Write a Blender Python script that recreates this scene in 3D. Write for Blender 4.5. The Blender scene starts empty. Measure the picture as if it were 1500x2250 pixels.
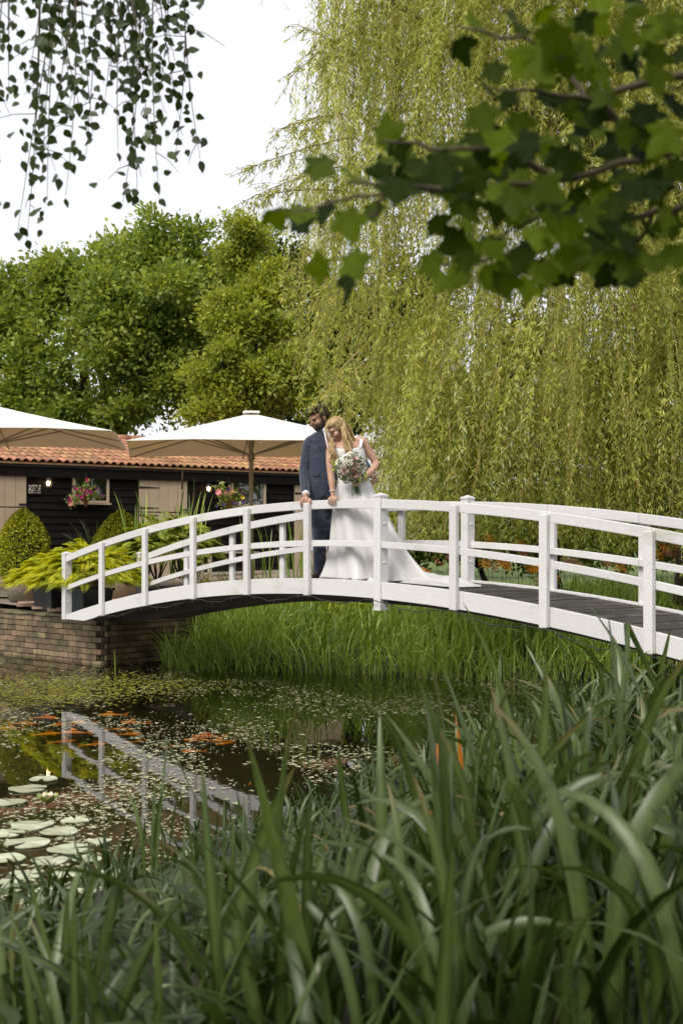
import bpy, bmesh, math, random
import numpy as np
from mathutils import Vector, Matrix
from mathutils.bvhtree import BVHTree
from mathutils import noise as mnoise
random.seed(7)
rng = np.random.default_rng(11)
R = math.radians
scene = bpy.context.scene
COL = scene.collection

# ------------------------------------------------------------------ camera
EYE = 1.634          # eye height above the pond's water level (z = 0)
FPX = 3000.0         # focal length in photograph pixels
HOR = 1190.0         # row of the horizon
cam_data = bpy.data.cameras.new('camera')
cam = bpy.data.objects.new('camera', cam_data)
COL.objects.link(cam)
cam.location = (0, 0, EYE)
cam.rotation_euler = (R(90), 0, 0)
cam_data.sensor_fit = 'AUTO'
cam_data.sensor_width = 36.0
cam_data.lens = 36.0 * FPX / 2250.0
cam_data.shift_y = (HOR - 1125.0) / 2250.0
cam_data.clip_start = 0.05
cam_data.clip_end = 3000
cam_data.dof.use_dof = True
cam_data.dof.focus_distance = 13.4
cam_data.dof.aperture_fstop = 4.0
scene.camera = cam

# ------------------------------------------------------------------ world, sun, exposure
SUN_AZ = math.atan2(-0.80, -0.50)      # where the sun stands, seen from above: left and a little behind the camera
SUN_EL = R(47)
world = bpy.data.worlds.new('World')
scene.world = world
world.use_nodes = True
wn, wl = world.node_tree.nodes, world.node_tree.links
wn.clear()
w_out = wn.new('ShaderNodeOutputWorld')
w_bg = wn.new('ShaderNodeBackground')
w_sky = wn.new('ShaderNodeTexSky')
w_sky.sky_type = 'NISHITA'
w_sky.sun_disc = False
w_sky.sun_elevation = SUN_EL
w_sky.sun_rotation = math.atan2(math.cos(SUN_AZ), math.sin(SUN_AZ))
w_sky.air_density = 1.0
w_sky.dust_density = 6.0
w_mix = wn.new('ShaderNodeMix')
w_mix.data_type = 'RGBA'
w_mix.inputs[0].default_value = 0.80        # thin bright cloud covers most of the blue
w_mix.inputs[7].default_value = (8.35, 8.35, 8.75, 1)
wl.new(w_sky.outputs[0], w_mix.inputs[6])
wl.new(w_mix.outputs[2], w_bg.inputs[0])
w_bg.inputs[1].default_value = 0.084
wl.new(w_bg.outputs[0], w_out.inputs[0])

sun_data = bpy.data.lights.new('sun', 'SUN')
sun = bpy.data.objects.new('sun', sun_data)
COL.objects.link(sun)
sun_data.energy = 2.3
sun_data.angle = R(24)
sun_data.color = (1.0, 0.95, 0.86)
sun_dir = Vector((math.cos(SUN_AZ) * math.cos(SUN_EL), math.sin(SUN_AZ) * math.cos(SUN_EL), math.sin(SUN_EL)))
sun.rotation_euler = sun_dir.to_track_quat('Z', 'Y').to_euler()
sun.location = sun_dir * 60

scene.view_settings.view_transform = 'Standard'
scene.view_settings.look = 'None'
scene.view_settings.exposure = 0.80
scene.view_settings.gamma = 1.0
scene.render.engine = 'CYCLES'
cy = scene.cycles
cy.max_bounces = 7
cy.diffuse_bounces = 3
cy.glossy_bounces = 3
cy.transmission_bounces = 4
cy.transparent_max_bounces = 8
cy.sample_clamp_indirect = 6.0
cy.use_denoising = True
try:
    cy.denoiser = 'OPENIMAGEDENOISE'
except Exception:
    pass

# ------------------------------------------------------------------ helpers
def U(px, py, Y):
    """photo pixel at distance Y -> world point"""
    return Vector(((px - 750.0) / FPX * Y, Y, EYE + (HOR - py) / FPX * Y))

def G(px, py, z=0.0):
    """photo pixel on a horizontal plane at height z"""
    return U(px, py, (EYE - z) * FPX / (py - HOR))

def tag(o, label=None, cat=None, group=None, kind=None):
    if label: o['label'] = label
    if cat: o['category'] = cat
    if group: o['group'] = group
    if kind: o['kind'] = kind
    return o

def empty(name, loc=(0, 0, 0), label=None, cat=None, group=None):
    o = bpy.data.objects.new(name, None)
    COL.objects.link(o)
    o.location = loc
    o.empty_display_size = 0.1
    return tag(o, label, cat, group)

def wmat(o):
    m = Matrix.LocRotScale(o.location, o.rotation_euler, o.scale)
    return wmat(o.parent) @ o.matrix_parent_inverse @ m if o.parent else m

def link(name, me, mat=None, parent=None, local=False):
    """local=False: the geometry is in world coordinates, so the parent's own placement is undone"""
    o = bpy.data.objects.new(name, me)
    COL.objects.link(o)
    if mat is not None and len(me.materials) == 0:
        me.materials.append(mat)
    if parent is not None:
        o.parent = parent
        if not local:
            o.matrix_parent_inverse = wmat(parent).inverted()
    return o

def mesh_from(verts, faces, smooth=False, name='mesh'):
    me = bpy.data.meshes.new(name)
    me.from_pydata([tuple(v) for v in verts], [], faces)
    if smooth:
        me.polygons.foreach_set('use_smooth', [True] * len(me.polygons))
    me.update()
    return me

class MB:
    """collects simple shapes into one mesh"""
    def __init__(self):
        self.v, self.f = [], []
    def add(self, vs, fs):
        b = len(self.v)
        self.v += [Vector(v) for v in vs]
        self.f += [tuple(b + i for i in f) for f in fs]
        return self
    def box(self, c, s, rot=None):
        c = Vector(c)
        vs = []
        for z in (-.5, .5):
            for x, y in ((-.5, -.5), (.5, -.5), (.5, .5), (-.5, .5)):
                p = Vector((x * s[0], y * s[1], z * s[2]))
                if rot is not None: p = rot @ p
                vs.append(c + p)
        return self.add(vs, [(3, 2, 1, 0), (4, 5, 6, 7), (0, 1, 5, 4), (1, 2, 6, 5), (2, 3, 7, 6), (3, 0, 4, 7)])
    def hexa(self, b4, t4):
        """box from 4 bottom and 4 top corners"""
        return self.add(list(b4) + list(t4), [(3, 2, 1, 0), (4, 5, 6, 7), (0, 1, 5, 4), (1, 2, 6, 5), (2, 3, 7, 6), (3, 0, 4, 7)])
    def tube(self, pts, rad, n=8, cap=True):
        pts = [Vector(p) for p in pts]
        if not hasattr(rad, '__len__'): rad = [rad] * len(pts)
        rings = []
        up = Vector((0, 0, 1))
        prev = None
        for i, p in enumerate(pts):
            a = pts[max(i - 1, 0)]; b = pts[min(i + 1, len(pts) - 1)]
            t = (b - a).normalized() if (b - a).length > 1e-9 else up
            if prev is None:
                x = t.cross(up if abs(t.dot(up)) < .95 else Vector((1, 0, 0))).normalized()
            else:
                x = (prev - t * prev.dot(t)).normalized()
            prev = x
            y = t.cross(x)
            rings.append([p + (x * math.cos(2 * math.pi * k / n) + y * math.sin(2 * math.pi * k / n)) * rad[i] for k in range(n)])
        vs = [v for r in rings for v in r]
        fs = []
        for i in range(len(pts) - 1):
            for k in range(n):
                fs.append((i * n + k, i * n + (k + 1) % n, (i + 1) * n + (k + 1) % n, (i + 1) * n + k))
        if cap:
            fs.append(tuple(range(n))[::-1])
            fs.append(tuple((len(pts) - 1) * n + k for k in range(n)))
        return self.add(vs, fs)
    def rings(self, rs, cap=True):
        """loft through rings of equal point count"""
        n = len(rs[0])
        vs = [v for r in rs for v in r]
        fs = []
        for i in range(len(rs) - 1):
            for k in range(n):
                fs.append((i * n + k, i * n + (k + 1) % n, (i + 1) * n + (k + 1) % n, (i + 1) * n + k))
        if cap:
            fs.append(tuple(range(n))[::-1])
            fs.append(tuple((len(rs) - 1) * n + k for k in range(n)))
        return self.add(vs, fs)
    def ball(self, c, r, nu=12, nv=8, rot=None):
        c = Vector(c)
        if not hasattr(r, '__len__'): r = (r, r, r)
        def pt(x, y, z):
            p = Vector((x * r[0], y * r[1], z * r[2]))
            return c + (rot @ p if rot is not None else p)
        vs = [pt(0, 0, -1)]
        for j in range(1, nv):
            t = math.pi * j / nv
            for i in range(nu):
                a = 2 * math.pi * i / nu
                vs.append(pt(math.sin(t) * math.cos(a), math.sin(t) * math.sin(a), -math.cos(t)))
        vs.append(pt(0, 0, 1))
        fs = []
        for i in range(nu):
            fs.append((0, 1 + (i + 1) % nu, 1 + i))
            for j in range(nv - 2):
                a = 1 + j * nu
                fs.append((a + i, a + (i + 1) % nu, a + nu + (i + 1) % nu, a + nu + i))
            fs.append((1 + (nv - 2) * nu + i, 1 + (nv - 2) * nu + (i + 1) % nu, len(vs) - 1))
        return self.add(vs, fs)
    def mesh(self, smooth=False, name='mesh'):
        return mesh_from(self.v, self.f, smooth, name)
    def build(self, name, mat, parent=None, smooth=False):
        return link(name, self.mesh(smooth, name), mat, parent)

def np_mesh(V, Fq, var=None, smooth=False, name='mesh'):
    """V (n,3) vertices, Fq (m,k) faces of one size, var per-vertex value"""
    V = np.ascontiguousarray(V, dtype=np.float32)
    Fq = np.ascontiguousarray(Fq, dtype=np.int32)
    m, k = Fq.shape
    me = bpy.data.meshes.new(name)
    me.vertices.add(len(V)); me.vertices.foreach_set('co', V.ravel())
    me.loops.add(m * k); me.loops.foreach_set('vertex_index', Fq.ravel())
    me.polygons.add(m)
    me.polygons.foreach_set('loop_start', np.arange(0, m * k, k, dtype=np.int32))
    me.polygons.foreach_set('loop_total', np.full(m, k, dtype=np.int32))
    if smooth:
        me.polygons.foreach_set('use_smooth', np.ones(m, dtype=bool))
    if var is not None:
        at = me.attributes.new('var', 'FLOAT', 'POINT')
        at.data.foreach_set('value', np.ascontiguousarray(var, dtype=np.float32))
    me.update(calc_edges=True)
    return me

def unit(a):
    return a / np.maximum(np.linalg.norm(a, axis=-1, keepdims=True), 1e-9)

def leaf_cards(P, D, N, L, W, var, fold=0.25, wide=0.45):
    """kite leaves folded along the midrib: P base, D direction, N face normal"""
    n = len(P)
    D = unit(D)
    X = unit(np.cross(D, N)); N2 = np.cross(X, D)
    L = np.broadcast_to(L, (n,))[:, None]; W = np.broadcast_to(W, (n,))[:, None]
    mid = P + D * L * wide
    a = mid + X * W * .5 + N2 * W * fold
    b = mid - X * W * .5 + N2 * W * fold
    tip = P + D * L - N2 * L * .08
    V = np.stack([P, a, tip, b], 1).reshape(-1, 3)
    i = np.arange(n)[:, None] * 4
    F = np.concatenate([i + np.array([[0, 1, 2]]), i + np.array([[0, 2, 3]])], 0)
    return V, F, np.repeat(var, 4)

def blades(P, az, lean, bend, L, W, var, seg=6, power=1.6, twist=0.6, kink=None):
    """strap leaves as ribbons with a shallow V section; kink = (n,) angle of a sharp fold at 60 percent, or None"""
    n = len(P)
    t = np.linspace(0, 1, seg + 1)
    th = lean[:, None] + bend[:, None] * t[None, :] ** power
    if kink is not None:
        th = th + kink[:, None] * (t[None, :] > .62)
    ds = L[:, None] / seg
    sx = np.sin(th) * ds; sz = np.cos(th) * ds
    cx = np.concatenate([np.zeros((n, 1)), np.cumsum(sx[:, :-1], 1)], 1)
    cz = np.concatenate([np.zeros((n, 1)), np.cumsum(sz[:, :-1], 1)], 1)
    H = np.stack([np.cos(az), np.sin(az), np.zeros(n)], 1)
    C = P[:, None, :] + H[:, None, :] * cx[..., None]
    C[..., 2] += cz
    tw = (rng.uniform(-1, 1, n) * twist)[:, None] * t[None, :] + rng.uniform(-.5, .5, n)[:, None]
    S = np.stack([-np.sin(az), np.cos(az), np.zeros(n)], 1)[:, None, :]
    Nn = H[:, None, :] * np.cos(th)[..., None] - np.array([0, 0, 1.0]) * np.sin(th)[..., None]
    side = S * np.cos(tw)[..., None] + Nn * np.sin(tw)[..., None]
    prof = np.minimum(1, 0.75 + t) * np.clip((1 - t) * 2.6, 0, 1) ** .6
    w = W[:, None] * prof[None, :] * .5
    keel = np.cross(side, np.stack([H[:, 0:1] * np.sin(th), H[:, 1:2] * np.sin(th), np.cos(th)], -1))
    a = C + side * w[..., None] + keel * w[..., None] * .3
    b = C - side * w[..., None] + keel * w[..., None] * .3
    V = np.stack([a, C, b], 2)                        # n, seg+1, 3, 3
    base = (np.arange(n) * (seg + 1) * 3)[:, None, None]
    j = (np.arange(seg) * 3)[None, :, None]
    q1 = np.array([0, 1, 4, 3]); q2 = np.array([1, 2, 5, 4])
    F = np.concatenate([(base + j + q1[None, None]).reshape(-1, 4), (base + j + q2[None, None]).reshape(-1, 4)], 0)
    return V.reshape(-1, 3), F, np.repeat(var, (seg + 1) * 3)

def cat_mesh(parts):
    V, F, A, b = [], [], [], 0
    for v, f, a in parts:
        V.append(v); F.append(f + b); A.append(a); b += len(v)
    return np.concatenate(V), np.concatenate(F), np.concatenate(A)

# ------------------------------------------------------------------ materials
def nodes_of(name):
    m = bpy.data.materials.new(name)
    m.use_nodes = True
    nt = m.node_tree
    return m, nt.nodes, nt.links, nt.nodes['Principled BSDF']

def mixcol(N, Lk, a, b, fac):
    x = N.new('ShaderNodeMix'); x.data_type = 'RGBA'
    for s, v in ((6, a), (7, b)):
        if isinstance(v, tuple): x.inputs[s].default_value = v if len(v) == 4 else (*v, 1)
        else: Lk.new(v, x.inputs[s])
    if isinstance(fac, (int, float)): x.inputs[0].default_value = fac
    else: Lk.new(fac, x.inputs[0])
    return x.outputs[2]

def ramp(N, Lk, src, lo, hi):
    r = N.new('ShaderNodeMapRange')
    r.inputs[1].default_value = lo; r.inputs[2].default_value = hi
    Lk.new(src, r.inputs[0])
    return r.outputs[0]

def tex_noise(N, Lk, scale, detail=4, stretch=None, coord='Object'):
    tc = N.new('ShaderNodeTexCoord')
    n = N.new('ShaderNodeTexNoise')
    n.inputs['Scale'].default_value = scale
    n.inputs['Detail'].default_value = detail
    if coord == 'World':
        g = N.new('ShaderNodeNewGeometry'); src = g.outputs['Position']
    else:
        src = tc.outputs[coord]
    if stretch:
        mp = N.new('ShaderNodeMapping'); mp.inputs['Scale'].default_value = stretch
        Lk.new(src, mp.inputs[0]); src = mp.outputs[0]
    Lk.new(src, n.inputs['Vector'])
    return n.outputs[0]

def mat(name, a, b=None, rough=.7, scale=6, bump=0.0, stretch=None, rand=0.0, spec=.4, metal=0.0, lo=.35, hi=.65, coord='World', bscale=None, sheen=0.0):
    """two tones mixed by noise, optional value shift per object, optional bump"""
    m, N, Lk, P = nodes_of(name)
    b = b or tuple(c * .75 for c in a)
    nz = tex_noise(N, Lk, scale, 5, stretch, coord)
    c = mixcol(N, Lk, a, b, ramp(N, Lk, nz, lo, hi))
    if rand:
        oi = N.new('ShaderNodeObjectInfo')
        hs = N.new('ShaderNodeHueSaturation')
        r = N.new('ShaderNodeMapRange'); r.inputs[3].default_value = 1 - rand; r.inputs[4].default_value = 1 + rand
        Lk.new(oi.outputs['Random'], r.inputs[0]); Lk.new(r.outputs[0], hs.inputs['Value'])
        r2 = N.new('ShaderNodeMapRange'); r2.inputs[3].default_value = .5 - rand * .06; r2.inputs[4].default_value = .5 + rand * .06
        mu = N.new('ShaderNodeMath'); mu.operation = 'FRACT'
        m7 = N.new('ShaderNodeMath'); m7.operation = 'MULTIPLY'; m7.inputs[1].default_value = 7.31
        Lk.new(oi.outputs['Random'], m7.inputs[0]); Lk.new(m7.outputs[0], mu.inputs[0]); Lk.new(mu.outputs[0], r2.inputs[0])
        Lk.new(r2.outputs[0], hs.inputs['Hue'])
        Lk.new(c, hs.inputs['Color']); c = hs.outputs[0]
    Lk.new(c, P.inputs['Base Color'])
    P.inputs['Roughness'].default_value = rough
    P.inputs['Specular IOR Level'].default_value = spec
    P.inputs['Metallic'].default_value = metal
    if sheen: P.inputs['Sheen Weight'].default_value = sheen
    if bump:
        nb = tex_noise(N, Lk, bscale or scale * 4, 6, stretch, coord)
        bp = N.new('ShaderNodeBump'); bp.inputs['Strength'].default_value = bump; bp.inputs['Distance'].default_value = .02
        Lk.new(nb, bp.inputs['Height']); Lk.new(bp.outputs[0], P.inputs['Normal'])
    return m

def leafmat(name, a, b, trans=.35, rough=.5, tcol=None, obj_random=False, spec=.35, c3=None, power=1.0, veined=False):
    m, N, Lk, P = nodes_of(name)
    if obj_random:
        src = N.new('ShaderNodeObjectInfo').outputs['Random']
    else:
        at = N.new('ShaderNodeAttribute'); at.attribute_name = 'var'; src = at.outputs['Fac']
    if power != 1:
        pw = N.new('ShaderNodeMath'); pw.operation = 'POWER'; pw.inputs[1].default_value = power
        Lk.new(src, pw.inputs[0]); src = pw.outputs[0]
    c = mixcol(N, Lk, a, b, src)
    if veined:                                    # pale midrib and withered tips, kept as attributes on the blade
        av = N.new('ShaderNodeAttribute'); av.attribute_name = 'vein'
        at2 = N.new('ShaderNodeAttribute'); at2.attribute_name = 'tip'
        nz = tex_noise(N, Lk, 40, 3, (1, 1, .15), 'World')
        c = mixcol(N, Lk, c, tuple(min(1, q * .55) for q in a), ramp(N, Lk, nz, .45, .8))
        c = mixcol(N, Lk, c, tuple(min(1, q * 1.5) for q in b), av.outputs['Fac'])
        c = mixcol(N, Lk, c, (.17, .12, .045), at2.outputs['Fac'])
    if c3:
        c = mixcol(N, Lk, c, c3, ramp(N, Lk, src, .90, 1.0))
    Lk.new(c, P.inputs['Base Color'])
    P.inputs['Roughness'].default_value = rough
    P.inputs['Specular IOR Level'].default_value = spec
    T = N.new('ShaderNodeBsdfTranslucent')
    hs = N.new('ShaderNodeHueSaturation'); hs.inputs['Value'].default_value = 1.5; hs.inputs['Saturation'].default_value = 1.1; hs.inputs['Hue'].default_value = .49
    Lk.new(c, hs.inputs['Color']); Lk.new(hs.outputs[0], T.inputs[0])
    mx = N.new('ShaderNodeMixShader'); mx.inputs[0].default_value = trans
    Lk.new(P.outputs[0], mx.inputs[1]); Lk.new(T.outputs[0], mx.inputs[2])
    Lk.new(mx.outputs[0], N['Material Output'].inputs[0])
    return m

def emit(name, col, strength):
    m, N, Lk, P = nodes_of(name)
    P.inputs['Base Color'].default_value = (*col, 1)
    P.inputs['Emission Color'].default_value = (*col, 1)
    P.inputs['Emission Strength'].default_value = strength
    return m

M = {}
def paint():
    """old white gloss on timber: greyed grain, green-brown stains and a few bare nicks"""
    m, N, Lk, P = nodes_of('white_paint')
    n1 = tex_noise(N, Lk, 2.2, 6, (1, 1, 2.5), 'World'); n2 = tex_noise(N, Lk, 16, 6, (1, 1, 5), 'World'); n3 = tex_noise(N, Lk, 34, 3, None, 'World')
    c = mixcol(N, Lk, (.56, .555, .555), (.47, .465, .465), ramp(N, Lk, n2, .30, 1.0))
    c = mixcol(N, Lk, c, (.41, .40, .35), ramp(N, Lk, n1, .58, .80))
    c = mixcol(N, Lk, c, (.16, .13, .10), ramp(N, Lk, n3, .77, .80))
    oi = N.new('ShaderNodeObjectInfo'); hs = N.new('ShaderNodeHueSaturation')
    r = N.new('ShaderNodeMapRange'); r.inputs[3].default_value = .94; r.inputs[4].default_value = 1.05
    Lk.new(oi.outputs['Random'], r.inputs[0]); Lk.new(r.outputs[0], hs.inputs['Value']); Lk.new(c, hs.inputs['Color'])
    Lk.new(hs.outputs[0], P.inputs['Base Color']); P.inputs['Roughness'].default_value = .5
    b = N.new('ShaderNodeBump'); b.inputs['Strength'].default_value = .12; b.inputs['Distance'].default_value = .01
    Lk.new(n2, b.inputs['Height']); Lk.new(b.outputs[0], P.inputs['Normal'])
    return m
M['white'] = paint()
M['deck'] = mat('deck_wood', (.062, .056, .054), (.030, .028, .027), rough=.5, scale=9, bump=.35, rand=.35, bscale=60)
M['underwood'] = mat('under_wood', (.05, .04, .03), (.03, .025, .02), rough=.8, scale=8)
M['brick'] = mat('wall_brick', (.21, .15, .088), (.085, .070, .045), rough=.9, scale=5, bump=.6, rand=.35, bscale=40)
M['mortar'] = mat('mortar', (.10, .085, .06), (.05, .045, .03), rough=.95, scale=7, bump=.5)
M['coping'] = mat('coping', (.19, .15, .09), (.09, .09, .045), rough=.9, scale=5, bump=.5, rand=.15)
M['paver'] = mat('paver', (.46, .32, .25), (.36, .25, .20), rough=.85, scale=5, bump=.3, rand=.14)
M['terrace'] = mat('terrace_sand', (.24, .19, .15), (.18, .14, .11), rough=.95, scale=6, bump=.3)
M['tile'] = mat('clay_tile', (.38, .195, .098), (.25, .125, .068), rough=.75, scale=6, bump=.3, rand=.28)
M['board'] = mat('tarred_board', (.011, .009, .008), (.006, .0055, .005), spec=.15, rough=.85, scale=4, stretch=(1, 1, 8), bump=.3, rand=.25, bscale=20)  # black boards; the shade on the barn front is put into the colour too
M['cream'] = mat('cream_paint', (.46, .36, .25), (.40, .31, .22), rough=.6, scale=3, bump=.05, rand=.04)
M['iron'] = mat('black_iron', (.02, .02, .02), rough=.5)
M['canvas'] = mat('canvas_white', (.80, .79, .76), (.75, .74, .71), rough=.8, scale=2, bump=.03)
M['pole'] = mat('umbrella_pole', (.42, .36, .28), (.36, .31, .24), rough=.5, scale=4)
M['bark'] = mat('bark', (.10, .075, .05), (.05, .038, .025), rough=.95, scale=12, bump=.8, stretch=(1, 1, .3))
M['twig'] = mat('twig', (.09, .07, .04), (.06, .045, .025), rough=.8, scale=9)
M['willowtwig'] = mat('willow_twig', (.26, .19, .06), (.17, .12, .045), rough=.7, scale=9)
M['soil'] = mat('soil', (.05, .04, .03), rough=1, scale=10)
M['pot'] = mat('glazed_pot', (.018, .020, .026), (.03, .032, .04), rough=.25, scale=5, spec=.6)
M['stonepot'] = mat('stone_pot', (.30, .26, .20), (.2, .18, .14), rough=.9, scale=9, bump=.4)
# ------------------------------------------------------------------ bridge frame (used by the banks too)
BTH = 0.909
BD = Vector((math.cos(BTH), -math.sin(BTH), 0))       # along the bridge, towards the near right bank
BN = Vector((math.sin(BTH), math.cos(BTH), 0))        # across the bridge, away from the camera
B0 = Vector((0.342, 12.9, 0))
BS, BW = 1.085, 1.197                                  # post spacing, width
_q = np.polyfit([-6, -5, -4, -3, -2, -1, 0, 1, 2, 3], [-.204, .018, .19, .31, .4, .43, .421, .375, .258, .105], 2)
def zrail(k): return EYE + .95 * float(np.polyval(_q, k))
def zbeam(k): return zrail(k) - .782                   # top of the side beams
def zdeck(k): return zbeam(k) - .022
def bp(k, off=0.0, z=0.0):
    p = B0 + BD * (k * BS) + BN * off
    return Vector((p.x, p.y, z))

# ------------------------------------------------------------------ ground, pond
WC = G(225, 1460)                                      # corner of the brick wall at the water line
WL = Vector((-.70, .714, 0)).normalized()              # left face runs this way
WR = Vector((.60, .80, 0)).normalized()                # right face runs this way
pond = [(-14, 4.2), (-4, 4.7), (-1.6, 5.5), (-.5, 7.4), (.35, 9.2), (1.3, 11.2), (2.5, 12.9), (4.2, 14.6), (5.4, 15.4),
        (3.2, 16.1), (1, 17.0), (-.6, 17.4), (-1.7, 17.8), (-2.0, 18.9), (-1.6, 20.1), (-2.9, 19.2), (-3.18, 18.75),
        (-7.2, 22.9), (-14, 21)]
PA = np.array(pond)
def pond_sd(x, y):
    """signed distance to the shore, negative in the water"""
    p = np.stack([x, y], -1)[..., None, :]
    a = PA; b = np.roll(PA, -1, 0)
    e = b - a
    w = p - a
    t = np.clip((w * e).sum(-1) / (e * e).sum(-1), 0, 1)
    d = np.sqrt((((w - e * t[..., None])) ** 2).sum(-1)).min(-1)
    c1 = p[..., 1] >= a[:, 1]; c2 = p[..., 1] < b[:, 1]
    cr = e[:, 0] * w[..., 1] > e[:, 1] * w[..., 0]
    wn_ = ((c1 & c2 & cr).sum(-1) - ((~c1) & (~c2) & (~cr)).sum(-1))
    return np.where(wn_ != 0, -d, d)

TER = [(-3.18, 18.5), (-1.5, 20.6), (-.7, 21.6), (2.1, 27.5), (0, 34), (-16, 26), (-7.3, 22.8)]
def in_poly(x, y, poly):
    c = np.zeros(np.shape(x), bool)
    n = len(poly)
    for i in range(n):
        (x1, y1), (x2, y2) = poly[i], poly[(i + 1) % n]
        cond = ((y1 > y) != (y2 > y)) & (x < (x2 - x1) * (y - y1) / (y2 - y1 + 1e-12) + x1)
        c ^= cond
    return c
def ground_z(x, y):
    x = np.asarray(x, float); y = np.asarray(y, float)
    d = pond_sd(x, y)
    far = np.clip((y - 15) / 4, 0, 1)
    bank = np.where(d > 0, .02 + np.minimum(d * .32, .22) + far * np.clip((d - .6) / 4, 0, 1) * .45, -np.minimum(.75, -d * .8))
    bump = .035 * np.sin(x * 2.3 + 1.1 * y) * np.sin(y * 1.9 - .7 * x)
    z = bank + np.where(d > .1, bump, 0)
    z = np.where(in_poly(x, y, TER), np.where(d > .02, .45, z), z)
    return z
def gz(x, y): return float(ground_z(np.array([x]), np.array([y]))[0])

gx = np.unique(np.concatenate([[-900, -400, -160, -80, -45, -30, -22], np.arange(-16, 14.01, .22), [18, 25, 35, 60, 120, 300, 900]]))
gy = np.unique(np.concatenate([[-300, -100, -40, -15, -6], np.arange(-2, 34.01, .22), [37, 42, 50, 65, 100, 200, 500, 1500]]))
XX, YY = np.meshgrid(gx, gy)
ZZ = ground_z(XX, YY)
nx_, ny_ = len(gx), len(gy)
I = np.arange(nx_ * ny_).reshape(ny_, nx_)
F = np.stack([I[:-1, :-1], I[:-1, 1:], I[1:, 1:], I[1:, :-1]], -1).reshape(-1, 4)
def ground_material():
    m, N, Lk, P = nodes_of('garden_ground')
    n1 = tex_noise(N, Lk, .9, 5, None, 'World'); n2 = tex_noise(N, Lk, 14, 5, None, 'World')
    grass = mixcol(N, Lk, (.10, .14, .018), (.055, .085, .012), ramp(N, Lk, n2, .35, .65))
    soil = mixcol(N, Lk, (.018, .018, .008), (.008, .009, .004), ramp(N, Lk, n2, .35, .65))
    g = N.new('ShaderNodeNewGeometry'); sp = N.new('ShaderNodeSeparateXYZ'); Lk.new(g.outputs['Position'], sp.inputs[0])
    hi = ramp(N, Lk, sp.outputs['Z'], .22, .42)
    Lk.new(mixcol(N, Lk, soil, grass, hi), P.inputs['Base Color'])
    P.inputs['Roughness'].default_value = 1
    bpn = N.new('ShaderNodeBump'); bpn.inputs['Strength'].default_value = .6; bpn.inputs['Distance'].default_value = .04
    Lk.new(n2, bpn.inputs['Height']); Lk.new(bpn.outputs[0], P.inputs['Normal'])
    return m
tag(link('ground', np_mesh(np.stack([XX, YY, ZZ], -1).reshape(-1, 3), F, smooth=True), ground_material()), kind='structure')

def water_material():
    m, N, Lk, P = nodes_of('pond_water')
    N.remove(P)
    n = tex_noise(N, Lk, 2.2, 3, None, 'World')
    bpn = N.new('ShaderNodeBump'); bpn.inputs['Strength'].default_value = .05; bpn.inputs['Distance'].default_value = .02
    Lk.new(n, bpn.inputs['Height'])
    fr = N.new('ShaderNodeFresnel'); fr.inputs['IOR'].default_value = 1.36
    Lk.new(bpn.outputs[0], fr.inputs['Normal'])
    gl = N.new('ShaderNodeBsdfGlossy'); gl.inputs['Roughness'].default_value = .015
    Lk.new(bpn.outputs[0], gl.inputs['Normal'])
    tr = N.new('ShaderNodeBsdfTransparent'); tr.inputs[0].default_value = (.86, .83, .54, 1)
    mx = N.new('ShaderNodeMixShader')
    Lk.new(fr.outputs[0], mx.inputs[0]); Lk.new(tr.outputs[0], mx.inputs[1]); Lk.new(gl.outputs[0], mx.inputs[2])
    Lk.new(mx.outputs[0], N['Material Output'].inputs[0])
    return m
wv = [(-15, 3.8, 0), (7, 3.8, 0), (7, 21.5, 0), (-15, 23.2, 0)]
tag(link('water', mesh_from(wv, [(0, 1, 2, 3)]), water_material()), kind='structure')

# ------------------------------------------------------------------ terrace with pavers, brick wall
def ter_z(p):
    """the terrace climbs gently from the wall to the barn"""
    d = (Vector((p[0], p[1], 0)) - WC.to_2d().to_3d()).dot(Vector((-.2, .98, 0)))
    return .635 + max(0, d) * .038
tv = [(*p, ter_z(p) - .012) for p in [(WC.x + .02, WC.y + .16), (-1.45, 20.55), (-.6, 21.6), (2.2, 27.5), (0, 34), (-17, 26.5), (-7.3, 22.6)]]
terrace = tag(link('terrace', mesh_from(tv, [tuple(range(7))]), M['terrace']), kind='structure')
pm = MB().box((0, 0, 0), (.43, .135, .03)).mesh()
pm.materials.append(M['paver'])
cnt = 0
for i in range(30):
    for j in range(-8, 14):
        c = WC + WL * .35 + BN * 0 + Vector((-.2, .98, 0)) * (.25 + i * .145)
        c = c + Vector((.98, .2, 0)) * (j * .44 + (i % 2) * .22 - 1.2)
        if not in_poly(np.array(c.x), np.array(c.y), [(v[0], v[1]) for v in tv]): continue
        px = 750 + c.x / c.y * FPX
        if px < 60 or px > 430 or cnt >= 290: continue
        o = link('paver', pm, None, terrace, local=True)
        o.location = (c.x, c.y, ter_z(c) - .004)
        o.rotation_euler = (.038, 0, .2)
        cnt += 1

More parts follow.
